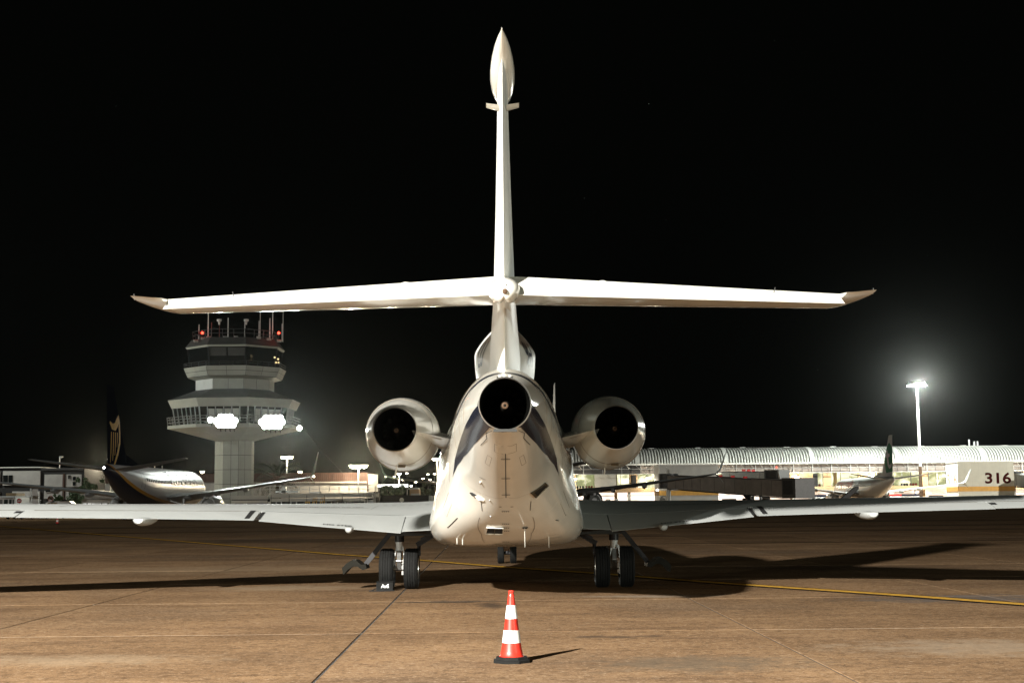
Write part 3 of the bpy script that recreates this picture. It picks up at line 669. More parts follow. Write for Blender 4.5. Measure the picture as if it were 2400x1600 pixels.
for sd in (-1, 1):
    sg = lambda r: [(sd*x-.02, y, z) for x, y, z in r]
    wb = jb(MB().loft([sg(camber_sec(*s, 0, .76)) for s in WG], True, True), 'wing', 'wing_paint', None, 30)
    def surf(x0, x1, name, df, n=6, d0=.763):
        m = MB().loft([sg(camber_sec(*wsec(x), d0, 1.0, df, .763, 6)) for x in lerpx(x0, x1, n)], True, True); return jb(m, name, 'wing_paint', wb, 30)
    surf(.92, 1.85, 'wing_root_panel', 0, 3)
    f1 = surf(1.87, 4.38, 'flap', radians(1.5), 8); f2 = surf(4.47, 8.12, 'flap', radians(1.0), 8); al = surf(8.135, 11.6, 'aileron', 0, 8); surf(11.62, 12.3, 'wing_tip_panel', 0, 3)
    # slot marks at the flap ends
    def top(x, q, o=.004):
        p = [camber_sec(*wsec(x), q, 1.0, 0 if q < .765 else radians(1.5), .763, 2)[2]][0]; return Vector((sd*p[0]-.02, p[1], p[2]+o))
    for xs, q0, q1, w_ in ((4.40, .78, .97, .06), (4.60, .74, .975, .085), (8.18, .80, .96, .10)):
        L = []
        for i in range(9):
            q = q0+(q1-q0)*i/8; bend = .20*(1-i/8)**2 if xs == 4.66 else 0
            L.append([top(xs+bend-w_*.5*(.35+.65*i/8 if xs == 4.66 else 1), q, .006), top(xs+bend+w_*.5*(.35+.65*i/8 if xs == 4.66 else 1), q, .006)])
        jb(MB().loft(L, closed=False), 'flap_gap', 'black_flat', wb)
    # panel lines along the span
    def span(x0, x1, q0, q1, mk='panel_seam', wd=.012, dash=None):
        k = 12
        m = MB(); L = []
        for i in range(k+1):
            t = i/k; L.append([top(x0+(x1-x0)*t, q0+(q1-q0)*t, .004), top(x0+(x1-x0)*t, q0+(q1-q0)*t+wd/wsec(x0+(x1-x0)*t)[2], .004)])
        if dash:
            for i in range(0, k, 2): m.loft(L[i:i+2], closed=False)
        else: m.loft(L, closed=False)
        jb(m, 'panel_seam', mk, wb)
    span(1.9, 4.4, .755, .755, 'panel_dark', .014); span(4.5, 8.0, .755, .755, 'panel_seam', .02); span(8.2, 11.6, .755, .755, 'panel_seam', .02)
    span(1.5, 2.45, .50, .50, 'panel_dark', .018, True); span(2.45, 2.55, .50, .62, 'panel_dark', .03); span(2.6, 4.2, .60, .58, 'panel_seam', .01)
    span(2.95, 3.0, .76, .99, 'panel_seam', .02); span(5.4, 7.6, .45, .45, 'panel_seam', .016); span(7.6, 7.75, .45, .55, 'panel_seam', .03); span(8.3, 8.32, .3, .74, 'panel_dark', .02)
    def on_wing(x0, q0, dirx):
        def fn(u, v, W, H):
            x = x0-(u if sd < 0 else W-u)+W; p = top(x, q0-v/wsec(x)[2], .006); return tuple(p)
        return fn
    write('stencil', 'NO STEP', .10, 'panel_dark', wb, on_wing(2.75, .97, 1), .002, 1.3)
    write('stencil', 'DO NOT STEP OUTSIDE THIS AREA', .075, 'panel_dark', wb, on_wing(2.7, .58, 1), .002, 1.15)
    # fairings under the trailing edge
    for x, ln, w_, h in ((6.25, 1.1, .155, .115), (2.78, .45, .085, .085)):
        s = wsec(x); te = s[1]-s[2]; rings = []
        for t, k in ((-.22, .55), (-.18, .75), (.0, 1), (.35, 1), (.7, .7), (1.0, .2)):
            rings.append([(sd*x-.02+w_*k*cos(a)*.9, te+t*ln, s[4]-.02+(h*k*sin(a) if sin(a) < 0 else .03*k*sin(a))+.02*t) for a in [2*pi*i/18 for i in range(18)]])
        jb(MB().loft(rings, True, True), 'flap_fairing', 'wing_paint', wb, 50)
    # winglet
    W = []
    for x, le, c, z, t, an in ((12.3, 23.05, 1.3, 1.66, .085, 0), (12.55, 22.8, 1.15, 1.75, .08, 30), (12.75, 22.5, 1.0, 1.98, .08, 65), (12.9, 22.0, .75, 2.6, .075, 78), (13.1, 21.4, .4, 3.3, .07, 80)):
        f = foil(c, t, 10); a = radians(an)
        W.append([(sd*(x-v*c*sin(a))-.02, le-u*c, z+v*c*cos(a)) for u, v in reversed(f)]+[(sd*(x+v*c*sin(a))-.02, le-u*c, z-v*c*cos(a)) for u, v in f[1:-1]])
    jb(MB().loft(W, True, True), 'winglet', 'wing_paint', wb, 40)

# landing gear
def wheel(c, R, wd, parent, n=48):
    h = wd/2
    pr = [(-h*.86, R*.60), (-h, R*.72), (-h, R*.82), (-h*.93, R*.92), (-h*.78, R*.975), (-h*.62, R*.995)]
    for g0 in (-.46, -.12, .22, .56):
        pr += [(h*(g0-.0), R), (h*(g0+.02), R*.965), (h*(g0+.08), R*.965), (h*(g0+.10), R)]
    pr += [(h*.78, R*.975), (h*.93, R*.92), (h, R*.82), (h, R*.72), (h*.86, R*.60)]
    ty = MB().lathe(pr, c, 'x', n).build('tyre', 'rubber', parent, 30)
    MB().lathe([(-h*.84, R*.61), (-h*.9, R*.56), (-h*.55, R*.5), (-h*.5, R*.2), (-h*.75, R*.15), (-h*.75, .005)], c, 'x', 28).build('rim', 'gear_metal', ty, 40)
    MB().lathe([(h*.84, R*.61), (h*.9, R*.56), (h*.55, R*.5), (h*.5, R*.2), (h*.75, R*.15), (h*.75, .005)], c, 'x', 28).build('rim', 'gear_metal', ty, 40)
    return ty
for sd in (-1, 1):
    gp = thing('main_gear', None, None); gp.parent = JET; X = sd*1.985-.02; Y = 26.6
    for dx in (-.225, .225): wheel((X+dx, Y, .372), .372, .265, gp)
    MB().cyl((X, Y, 1.16), (X, Y, .86), .088, None, 20).cyl((X, Y, 1.1), (X, Y, 1.06), .10, None, 20).build('strut', 'gear_dark', gp, 40)
    MB().cyl((X, Y, .88), (X, Y, .70), .068, None, 20).cyl((X, Y, .86), (X, Y, .83), .074, None, 20).cyl((X, Y, .73), (X, Y, .70), .074, None, 20).build('strut_collar', 'gear_white', gp, 40)
    MB().cyl((X, Y, .72), (X, Y, .36), .042, None, 16).build('piston', 'gear_metal', gp, 40)
    MB().cyl((X-.30, Y, .372), (X+.30, Y, .372), .045, None, 16).build('axle', 'gear_metal', gp, 40)
    MB().bar((X, Y-.08, .70), (X, Y-.2, .52), .07, .025).bar((X, Y-.2, .52), (X, Y-.07, .36), .07, .025).cyl((X-.045, Y-.2, .52), (X+.045, Y-.2, .52), .022, None, 10).build('torque_link', 'gear_metal', gp, 30)
    MB().tube([(X+.07, Y-.09, .78), (X+.10, Y-.12, .6), (X+.075, Y-.1, .45), (X+.1, Y-.05, .25)], .014).tube([(X-.06, Y-.09, .7), (X-.085, Y-.12, .55), (X-.06, Y-.1, .4)], .011).build('brake_hose', 'gear_white', gp, 40)
    for k in range(3): MB().obox((X+.075, Y-.12, .30+.1*k), .05, .06, .07).build('brake_piston', 'gear_metal', gp)
    # leg door: slanting arm that ends in a curled plate
    arm = [(X+sd*.08, Y-.02, 1.13), (X+sd*.36, Y-.02, .80), (X+sd*.62, Y-.02, .46)]
    MB().bar(arm[0], arm[2], .085, .045, (0, 1, 0)).build('door_arm', 'gear_dark', gp)
    L = []
    for dx, z, hw in ((.60, .47, .05), (.68, .46, .09), (.76, .53, .12), (.85, .545, .145), (.95, .49, .16), (1.03, .40, .165)):
        L.append([(X+sd*dx, Y-.30, z), (X+sd*dx, Y+.30, z), (X+sd*(dx-.025), Y+.30, z-.07-hw*.3), (X+sd*(dx-.025), Y-.30, z-.07-hw*.3)])
    MB().loft(L, True, True).build('gear_door', 'door_paint', gp, 50)
    MB().bar((X-sd*.66, Y, 1.0), (X-sd*.32, Y-.02, .80), .10, .09).bar((X-sd*.62, Y-.06, 1.0), (X-sd*.40, Y-.06, .90), .06, .06).bar((X-sd*.36, Y, .84), (X-sd*.36, Y, .60), .045, .05).build('side_brace', 'gear_dark', gp)
    MB().box(min(X-sd*.75, X+sd*.1), max(X-sd*.75, X+sd*.1), Y-.55, Y+.5, .98, 1.12).build('wheel_well', 'panel_dark', gp)
ng = thing('nose_gear', None, None); ng.parent = JET
for dx in (-.16, .16): wheel((dx-.02, 37.0, .26), .26, .17, ng)
MB().cyl((-.02, 37.0, .26), (-.02, 37.0, 1.2), .06, None, 16).cyl((-.2, 37, .26), (.16, 37, .26), .04).build('strut', 'gear_dark', ng, 40)
MB().obox((-.02, 36.75, .62), .30, .06, .25).build('tow_bracket', 'gear_dark', ng)
MB().obox((-.04, 36.72, .6), .03, .02, .3).build('remove_flag', 'red_flat', ng)
# belly strobe and nose windows
jb(MB().sphere((-.02, 24.7, .80), .06, 16, 8), 'belly_lamp', 'rust_plug', None, 60)
for sd in (-1, 1):
    for k in range(9): patch([(27.6+k*.9, .27, 27.6+k*.9, .36), (27.75+k*.9, .262, 27.75+k*.9, .368), (27.9+k*.9, .27, 27.9+k*.9, .36)], 'cabin_window', 'glass_dark', fus, (sd,), .004, 3)
for sd in (-1, 1): line([(27.0,.5),(27.4,.56)], .06, 'panel_dark', 'service_mark', (sd,)); line([(27.2,.62),(28.2,.66)], .05, 'panel_dark', 'service_mark', (sd,))

# chock with its cord against the left outer tyre
ck = thing('wheel_chock', 'black rubber wheel chock with white letters against the left main tyre', 'chock', (-2.235, 26.18, 0))
poly = [(-.14, 0), (.14, 0), (.10, .15), (.02, .175), (-.06, .15)]
MB().prism([(y, z) for y, z in poly], lambda y, z: (-2.235-.15, 26.15-y*.8, z), lambda y, z: (-2.235+.15, 26.15-y*.8, z)).build('block', 'rubber', ck)
write('lettering', 'AvS', .09, 'cone_white', ck, lambda u, v, W, H: (-2.235+.01+(u-W/2), 26.15-.112+.03*(v+.05)/.15-.007, .055+v), .002)
MB().tube([(-2.38, 26.1, .05), (-2.46, 26.0, .012), (-2.5, 25.92, .012), (-2.38, 25.88, .012), (-2.2, 25.86, .012), (-2.05, 25.95, .012)], .009, 6).build('cord', 'black_flat', ck, 60)

# traffic cone in front of the camera
def cone(loc, label, full=True, s=1.0):
    t = thing('traffic_cone', label, 'cone', loc, 0, 'traffic cones on the apron'); t.scale = (s, s, s)
    B = [(cos(a)*.205, sin(a)*.205) for a in [2*pi*(k+.5)/8 for k in range(8)]]
    MB().loft([[(x, y, 0) for x, y in B], [(x, y, .03) for x, y in B], [(x*.9, y*.9, .035) for x, y in B], [(x*.85, y*.85, .06) for x, y in B], [(x*.62, y*.62, .065) for x, y in B]], True, True).build('base', 'rubber', t, 30, True)
    pr = [(.062, .135), (.075, .122), (.12, .112), (.205, .097), (.335, .080), (.455, .0645), (.60, .045), (.675, .035)]
    def rad(z):
        for a, b in zip(pr[:-1], pr[1:]):
            if z <= b[0]: return a[1]+(b[1]-a[1])*(z-a[0])/(b[0]-a[0])
        return pr[-1][1]
    MB().lathe(pr+[(.70, .034), (.712, .027), (.722, .028), (.732, .034), (.742, .033), (.748, .022)], (0,0,0), 'z', 40, True, True).build('body', 'red_cone', t, 40, True)
    for z0, z1 in ((.205, .335), (.455, .595)):
        MB().lathe([(z0, rad(z0)+.0005), (z0, rad(z0)+.0025), (z1, rad(z1)+.0025), (z1, rad(z1)+.0005)], (0,0,0), 'z', 40).build('reflective_band', 'cone_white', t, 40, True)
    return t
cone((.03, 14.46, 0), 'red and white striped traffic cone alone in the foreground', True, .945)
cone((gx(140, 118), 118, 0), 'small far traffic cone seen under the left wing')
# ---------------------------------------------------------------- twin-jet airliners
def livery(name, hi, lo, line_col, f, shade=.35):
    # hull paint: upper colour, lower colour, a trim line along z = f(y) (local metres)
    m = bpy.data.materials.new(name); m.use_nodes = True; n = m.node_tree; L = n.links; b = n.nodes['Principled BSDF']
    b.inputs['Roughness'].default_value = .34; b.inputs['Coat Weight'].default_value = .25
    tc = n.nodes.new('ShaderNodeTexCoord'); sx = n.nodes.new('ShaderNodeSeparateXYZ'); L.new(tc.outputs['Object'], sx.inputs[0])
    r = n.nodes.new('ShaderNodeFloatCurve'); mr = n.nodes.new('ShaderNodeMapRange'); mr.inputs['From Min'].default_value = -20; mr.inputs['From Max'].default_value = 20
    L.new(sx.outputs['Y'], mr.inputs['Value']); L.new(mr.outputs[0], r.inputs['Value'])
    c = r.mapping.curves[0]
    c.points[0].location = ((f[0][0]+20)/40, f[0][1]/8); c.points[1].location = ((f[-1][0]+20)/40, f[-1][1]/8)
    for y, z in f[1:-1]: c.points.new((y+20)/40, z/8)
    r.mapping.update()
    z8 = n.nodes.new('ShaderNodeMath'); z8.operation = 'MULTIPLY'; z8.inputs[1].default_value = 1/8; L.new(sx.outputs['Z'], z8.inputs[0])
    d = n.nodes.new('ShaderNodeMath'); d.operation = 'SUBTRACT'; L.new(z8.outputs[0], d.inputs[0]); L.new(r.outputs[0], d.inputs[1])
    g1 = n.nodes.new('ShaderNodeMath'); g1.operation = 'GREATER_THAN'; g1.inputs[1].default_value = .02; L.new(d.outputs[0], g1.inputs[0])
    g2 = n.nodes.new('ShaderNodeMath'); g2.operation = 'GREATER_THAN'; g2.inputs[1].default_value = -.012; L.new(d.outputs[0], g2.inputs[0])
    m1 = n.nodes.new('ShaderNodeMix'); m1.data_type = 'RGBA'; m1.inputs[6].default_value = (*lo, 1); m1.inputs[7].default_value = (*line_col, 1); L.new(g2.outputs[0], m1.inputs[0])
    m2 = n.nodes.new('ShaderNodeMix'); m2.data_type = 'RGBA'; m2.inputs[7].default_value = (*hi, 1); L.new(m1.outputs[2], m2.inputs[6]); L.new(g1.outputs[0], m2.inputs[0])
    L.new(m2.outputs[2], b.inputs['Base Color']); M[name] = m
livery('hull_navy', (.66, .67, .68), (.010, .012, .028), (.60, .30, .03), [(-20, 6.2), (-19.5, 5.5), (-17, 4.35), (-13, 3.1), (-9, 2.35), (-4, 1.9), (4, 1.55), (20, 1.2)])
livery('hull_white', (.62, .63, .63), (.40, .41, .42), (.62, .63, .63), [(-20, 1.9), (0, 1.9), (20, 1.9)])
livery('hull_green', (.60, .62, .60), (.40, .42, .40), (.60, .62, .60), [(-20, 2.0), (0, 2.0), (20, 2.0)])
HZ = 3.28
HULL = [(19.6, .05, .05, -.55), (19.2, .55, .55, -.5), (18.4, 1.0, 1.05, -.35), (17.2, 1.42, 1.5, -.18), (15.5, 1.72, 1.85, -.05), (13.5, 1.88, 2.0, 0), (5, 1.88, 2.02, 0), (-4, 1.88, 2.02, 0), (-8, 1.84, 1.95, .06), (-11, 1.62, 1.70, .30), (-14, 1.22, 1.28, .72), (-17, .72, .82, 1.18), (-19, .38, .50, 1.48), (-19.9, .14, .20, 1.62)]
def hull_at(y):
    for a, b in zip(HULL[:-1], HULL[1:]):
        if b[0] <= y <= a[0]: k = (y-a[0])/(b[0]-a[0]); return tuple(p+(q-p)*k for p, q in zip(a, b))[1:]
    return HULL[-1][1:]
def wing_ring(x, le, c, z, t, n=9, sd=1):
    f = foil(c, t, n)
    return [(sd*x, le-u*c, z+v*c) for u, v in reversed(f)]+[(sd*x, le-u*c, z-v*c) for u, v in f[1:-1]]
def airliner(label, loc, rz, hull, finmat, wingmat, name_txt, txt_mat, txt_side, tipmat, group='airliners parked along the apron'):
    T = thing('airliner', label, 'airliner', loc, rz, group)
    hb = MB().loft([[(wd*cos(a), y, HZ+dz+h*sin(a)) for a in [2*pi*k/40 for k in range(40)]] for y, wd, h, dz in HULL], True, True).build('fuselage', hull, T, 50, True)
    def on_hull(y, ang, o=.02):
        wd, h, dz = hull_at(y); return ((wd+o)*cos(ang), y, HZ+dz+(h+o)*sin(ang))
    for sd in (0, 1):
        m = MB()
        for k in range(42):
            y = 14.0-k*.60
            if 0: continue
            a0 = radians(14); da = radians(5)
            A = [(y-.12, a0-da), (y+.12, a0-da), (y+.12, a0+da), (y-.12, a0+da)]
            m.add([on_hull(p, a if sd == 0 else pi-a) for p, a in A], [(0,1,2,3)])
        tag(m.build('cabin_windows', 'glass_dark', hb, None, True), kind='stuff')
    for sd in (-1, 1):
        for y in (13.6, -11.6):
            for (ya, aa), (yb, ab) in (((y-.42, -20), (y-.42, 42)), ((y+.42, -20), (y+.42, 42)), ((y-.42, 42), (y+.42, 42))):
                m = MB(); L = []
                for i in range(6):
                    t = i/5; yy = ya+(yb-ya)*t; a = radians(aa+(ab-aa)*t); a = a if sd > 0 else pi-a
                    L.append([on_hull(yy-.02, a), on_hull(yy+.02, a+.012)])
                m.loft(L, closed=False).build('door_seam', 'steel_dark', hb, None, True)
    # fin
    FN = [(4.6, -10.6, -18.6, .62), (5.3, -11.6, -18.75, .55), (6.0, -12.6, -18.9, .48), (9.0, -15.0, -19.25, .34), (12.4, -17.35, -19.6, .16), (12.55, -17.6, -19.62, .10)]
    rr = []
    for z, le, te, t in FN:
        c = le-te; f = foil(c, t/c, 10); rr.append([(-v*c, le-u*c, z) for u, v in reversed(f)]+[(v*c, le-u*c, z) for u, v in f[1:-1]])
    fn = MB().loft(rr, True, True).build('fin', finmat, T, 30, True)
    MB().loft([[(-.06*k, y, z), (0, y, z+dz), (.06*k, y, z)] for y, z, dz, k in ((-6.5, 5.28, .02, .3), (-9.5, 5.1, .7, 1), (-12.2, 4.9, 1.4, 2))], True, True).build('dorsal_fin', finmat, fn, None, True)
    MB().loft([[(x, y, z) for x, y in ((-.03, -15.5), (0, -16.2), (.03, -15.5))] for z in (12.2, 12.2)], True, True).build('fin_seam', 'steel_dark', fn, None, True) if 0 else None
    for sd in (-1, 1):
        MB().loft([wing_ring(.35, -14.0, 4.3, 4.75, .10, 9, sd), wing_ring(1.0, -14.5, 4.0, 4.85, .10, 9, sd), wing_ring(7.1, -17.7, 1.65, 5.72, .09, 9, sd), wing_ring(7.2, -17.95, 1.4, 5.73, .06, 9, sd)], True, True).build('stabiliser', wingmat, T, 30, True)
        WS = [(1.2, 6.0, 8.6, 2.15, .13), (3.0, 4.7, 7.0, 2.35, .125), (5.8, 2.7, 4.7, 2.72, .115), (10.5, -.6, 3.1, 3.3, .11), (16.4, -4.9, 1.75, 4.05, .10)]
        wg = MB().loft([wing_ring(*s, 11, sd) for s in WS], True, True).build('wing', wingmat, T, 30, True)
        P = []
        for x, le, c, z, an in ((16.4, -4.9, 1.75, 4.05, 5), (16.95, -5.35, 1.6, 4.2, 35), (17.25, -5.8, 1.4, 4.6, 65), (17.55, -6.5, 1.0, 5.6, 72), (17.85, -7.3, .5, 6.6, 74)):
            f = foil(c, .09, 7); a = radians(an)
            P.append([(sd*(x-v*c*sin(a)), le-u*c, z+v*c*cos(a)) for u, v in reversed(f)]+[(sd*(x+v*c*sin(a)), le-u*c, z-v*c*cos(a)) for u, v in f[1:-1]])
        MB().loft(P, True, True).build('winglet', tipmat, wg, 40, True)
        LW = []
        for x, le, c, z in ((16.9, -5.7, 1.0, 4.1), (17.3, -6.3, .5, 3.6), (17.5, -6.8, .15, 3.2)):
            f = foil(c, .08, 5); LW.append([(sd*(x-v*c*.6), le-u*c, z-v*c*.6) for u, v in reversed(f)]+[(sd*(x+v*c*.6), le-u*c, z+v*c*.6) for u, v in f[1:-1]])
        MB().loft(LW, True, True).build('winglet', tipmat, wg, 40, True)
        MB().cyl((sd*17.05, -5.2, 4.2), (sd*17.1, -5.0, 4.2), .07).build('nav_lamp', 'lens_small', wg, None, True)
        for x in (3.6, 6.6, 9.8):
            s = [(WS[i], WS[i+1]) for i in range(4) if WS[i][0] <= x <= WS[i+1][0]][0]; k = (x-s[0][0])/(s[1][0]-s[0][0]); q = [a+(b-a)*k for a, b in zip(*s)]
            te = q[1]-q[2]
            MB().loft([[(sd*x+.24*kk*cos(a), te+t, q[3]-.22+.30*kk*sin(a)) for a in [2*pi*i/12 for i in range(12)]] for t, kk in ((-.9, .1), (-.5, .6), (.3, 1), (1.4, .8), (2.4, .15))], True, True).build('flap_fairing', wingmat, wg, 50, True)
        en = thing('engine', None, None); en.parent = T
        c = (sd*4.83, 3.2, 1.52)
        pr = [(-1.9, .30), (-1.3, .55), (-.9, .66), (-.9, .78), (0, 1.0), (1.2, 1.08), (2.4, 1.04), (3.0, .96), (3.15, .88), (3.0, .80), (2.2, .78)]
        MB().lathe(pr, c, 'y', 32, True).build('nacelle', 'airliner_shade', en, 40, True)
        MB().lathe([(2.2, .79), (2.21, .2), (2.6, .02)], c, 'y', 24).build('fan_disc', 'exhaust_black', en, 40, True)
        MB().lathe([(-1.92, .28), (-1.6, .26), (-1.0, .24)], c, 'y', 20, False, True).build('exhaust', 'exhaust_black', en, 40, True)
        MB().loft([[(sd*4.83+x*.12, y, z) for x, z in ((-1, z0), (1, z0), (1, z1), (-1, z1))] for y, z0, z1 in ((5.6, 2.3, 2.55), (3.6, 2.2, 2.85), (.6, 2.1, 2.6))], True, True).build('engine_pylon', wingmat, en, None, True)
        ml = thing('main_gear', None, None); ml.parent = T
        for dx in (-.43, .43): MB().lathe([(-.19, .3), (-.2, .48), (-.14, .55), (.14, .55), (.2, .48), (.19, .3), (.1, .05)], (sd*2.86+dx, -.4, .55), 'x', 24).build('wheel', 'rubber', ml, 30, True)
        MB().cyl((sd*2.86, -.4, .5), (sd*2.86, -.3, 2.4), .13).cyl((sd*2.5, -.4, .55), (sd*3.2, -.4, .55), .08).bar((sd*2.86, -.5, 1.5), (sd*1.5, -.5, 1.9), .1).build('strut', 'steel_grey', ml, 40, True)
    ngr = thing('nose_gear', None, None); ngr.parent = T
    for dx in (-.2, .2): MB().lathe([(-.09, .2), (-.1, .3), (-.06, .34), (.06, .34), (.1, .3), (.09, .2)], (dx, 15.2, .34), 'x', 20, True, True).build('wheel', 'rubber', ngr, 30, True)
    MB().cyl((0, 15.2, .3), (0, 15.2, 1.8), .08).build('strut', 'steel_grey', ngr, None, True)
    MB().lathe([(-.12, .02), (-.1, .09), (.15, .10)], (0, -19.9, HZ+1.62), 'y', 12, True).build('tail_lamp', 'lens_small' if 'harp' in label else 'steel_grey', T, 40, True)
    for y, h in ((2.0, .35), (-4.5, .35), (-1.2, .22)):
        MB().loft([[(x*k, y-t, HZ+2.0+z) for x, t in ((-.03, 0), (0, .2), (.03, 0), (0, -.2))] for z, k in ((-.05, 1), (h, .6))], True, True).build('antenna_blade', 'white_paint', hb, None, True)
    if name_txt:
        def tfn(u, v, W, H):
            y = (-1.5+u) if txt_side > 0 else (13.2-u)
            a = radians(6)+v/2.0; return on_hull(y, a if txt_side > 0 else pi-a, .03)
        write('lettering', name_txt[0], name_txt[1], txt_mat, hb, tfn, name_txt[2], name_txt[3], 5, True)
    return T, fn, hb
def fin_x(y, z):
    k = max(0, min(1, (z-5.3)/7.1)); le = -11.6+(-17.35+11.6)*k; te = -18.75+(-19.6+18.75)*k; t = .55+(.16-.55)*k; c = le-te
    u = max(0.001, min(.999, (le-y)/c)); return 5*t/c*(.2969*sqrt(u)-.126*u-.3516*u*u+.2843*u**3-.1036*u**4)*c
def fin_decal(T, name, mk, poly, o=.02):
    for sd in (-1, 1):
        MB().add([(sd*(fin_x(y, z)+o), y, z) for y, z in poly], [tuple(range(len(poly)))]).build(name, mk, T, None, True, False)
def fin_ribbon(T, name, mk, pts, wd, o=.02, sides=(-1, 1)):
    for sd in sides:
        m = MB(); L = []
        P = [Vector((p[0], p[1])) for p in pts]; ws = wd if isinstance(wd, list) else [wd]*len(P)
        for i, p in enumerate(P):
            d = (P[min(i+1, len(P)-1)]-P[max(0, i-1)]).normalized(); nn = Vector((-d.y, d.x))
            a, b = p+nn*ws[i]/2, p-nn*ws[i]/2
            L.append([(sd*(fin_x(*a)+o), a.x, a.y), (sd*(fin_x(*b)+o), b.x, b.y)])
        m.loft(L, closed=False).build(name, mk, T, None, True, False)

A1, F1, hb1 = airliner('dark-tailed airliner with a gold harp on its fin, beside the control tower', (-36.7, 150, 0), 0.0, 'hull_navy', 'navy_matte', 'airliner_grey', ('RYANAIR', 2.3, .10, 1.3), 'letter_navy', 1, 'wing_paint')
# gold harp: crown, pillar and strings
fin_ribbon(F1, 'harp_crown', 'gold_paint', [(-18.6, 9.15), (-17.9, 8.75), (-17.1, 8.75), (-16.5, 9.2), (-16.1, 9.5), (-15.75, 9.1)], [.18, .55, .75, .85, .9, .4])
fin_ribbon(F1, 'harp_pillar', 'gold_paint', [(-15.85, 9.2), (-15.7, 8.2), (-15.7, 7.3), (-16.2, 6.3), (-17.0, 5.3), (-17.5, 4.9)], [.45, .45, .45, .42, .3, .1])
for k, (y, z0) in enumerate(((-18.1, 5.4), (-17.5, 5.6), (-16.95, 6.1), (-16.4, 6.9))):
    fin_ribbon(F1, 'harp_string', 'gold_paint', [(y, 8.25), (y+.02, z0+1), (y-.06, z0)], [.20, .2, .1])
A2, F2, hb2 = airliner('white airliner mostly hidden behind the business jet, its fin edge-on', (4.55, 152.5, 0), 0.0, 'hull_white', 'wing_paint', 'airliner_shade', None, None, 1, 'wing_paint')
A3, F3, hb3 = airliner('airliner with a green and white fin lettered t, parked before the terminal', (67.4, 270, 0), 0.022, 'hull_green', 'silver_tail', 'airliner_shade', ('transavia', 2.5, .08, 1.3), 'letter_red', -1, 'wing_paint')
fin_decal(F3, 'green_panel', 'green_tail', [(-19.05, 6.1), (-15.9, 5.9), (-15.4, 6.6), (-15.2, 8.0), (-15.6, 9.2), (-16.3, 10.2), (-17.4, 11.1), (-18.2, 11.2), (-19.35, 10.2)])
fin_ribbon(F3, 'letter_t', 'silver_tail', [(-16.6, 9.9), (-16.8, 9.0), (-17.0, 8.0), (-17.2, 7.3), (-17.7, 6.95), (-18.4, 7.1), (-18.7, 7.5)], [.7, .75, .75, .75, .7, .6, .5], .05)
fin_ribbon(F3, 'letter_t', 'silver_tail', [(-16.0, 8.9), (-18.0, 9.05)], .62, .055)
# ---------------------------------------------------------------- control tower
TX, TY = -38.2, 200.0
TW = thing('control_tower', 'pale octagonal airport control tower with two inverted galleries', 'tower', (TX, TY, 0))
_c = Vector((-TX, -TY)).normalized(); _r = Vector((-_c.y, _c.x))
def on_oct(k, a, z):                      # k-th corner of the octagon with inradius a
    th = radians(-11-22.5+45*k); R = a/cos(radians(22.5)); d = _c*cos(th)+_r*sin(th)
    return Vector((TX+d.x*R, TY+d.y*R, z))
def octring(a, z): return [on_oct(k, a, z) for k in range(8)]
def tb(mb, n, mk, p=None, sm=None): return mb.build(n, mk, TW if p is None else p, sm)
def tier(n, mk, prof, cap=False): return tb(MB().loft([octring(a, z) for a, z in prof], cap, cap), n, mk)
def facepanels(n, mk, a0, z0, a1, z1, cols, rows, parent, faces=(7, 0, 1, 2, 3), g=.03, proud=.05):
    # separate cladding panels on the octagon faces, with open joints
    for k in faces:
        for i in range(cols):
            for j in range(rows):
                def P(u, v, o):
                    za = z0+(z1-z0)*v; aa = a0+(a1-a0)*v+o; return on_oct(k, aa, za).lerp(on_oct(k+1, aa, za), u)
                w_ = (on_oct(k, a0, 0)-on_oct(k+1, a0, 0)).length; h_ = abs(z1-z0)+1e-6
                u0, u1 = i/cols+g/w_, (i+1)/cols-g/w_; v0, v1 = j/rows+g/h_, (j+1)/rows-g/h_
                MB().loft([[P(u0, v0, o), P(u1, v0, o), P(u1, v1, o), P(u0, v1, o)] for o in (.01, proud)], False, True).build('cladding_panel', mk, parent)
colm = tier('shaft', 'tower_dark', [(2.5, 0), (2.5, 10.4)]); facepanels('p', 'tower_panel', 2.5, 0.2, 2.5, 10.2, 2, 5, colm)
tier('lower_soffit', 'tower_panel', [(2.5, 10.2), (8.45, 11.8), (8.62, 11.8)])
dk = tier('lower_deck', 'tower_panel', [(8.62, 11.8), (8.62, 12.25), (7.6, 12.25)])
lc = tier('lower_cab', 'glass_dark', [(7.55, 12.25), (7.95, 14.65)])
for k in (7, 0, 1, 2):
    for i in range(6):
        t = i/6; MB().bar(on_oct(k, 7.58, 12.3).lerp(on_oct(k+1, 7.58, 12.3), t), on_oct(k, 7.99, 14.6).lerp(on_oct(k+1, 7.99, 14.6), t), .14 if i == 0 else .10).build('mullion', 'steel_grey', lc)
    for i in (1, 2, 3, 4):
        if k in (0, 1):
            a_, b_ = on_oct(k, 7.60, 12.5), on_oct(k+1, 7.60, 12.5); c_, d_ = on_oct(k, 7.97, 14.3), on_oct(k+1, 7.97, 14.3)
            MB().add([a_.lerp(b_, (i+.12)/6), a_.lerp(b_, (i+.88)/6), c_.lerp(d_, (i+.88)/6), c_.lerp(d_, (i+.12)/6)], [(0,1,2,3)]).build('blind', 'concrete_pale', lc)
tier('lower_fascia', 'tower_panel', [(7.9, 14.62), (8.12, 14.6), (8.65, 15.75)])
tier('lower_roof', 'tower_dark', [(8.65, 15.75), (5.15, 17.2)])
dr = tier('drum', 'tower_dark', [(5.08, 17.1), (5.08, 18.7)])
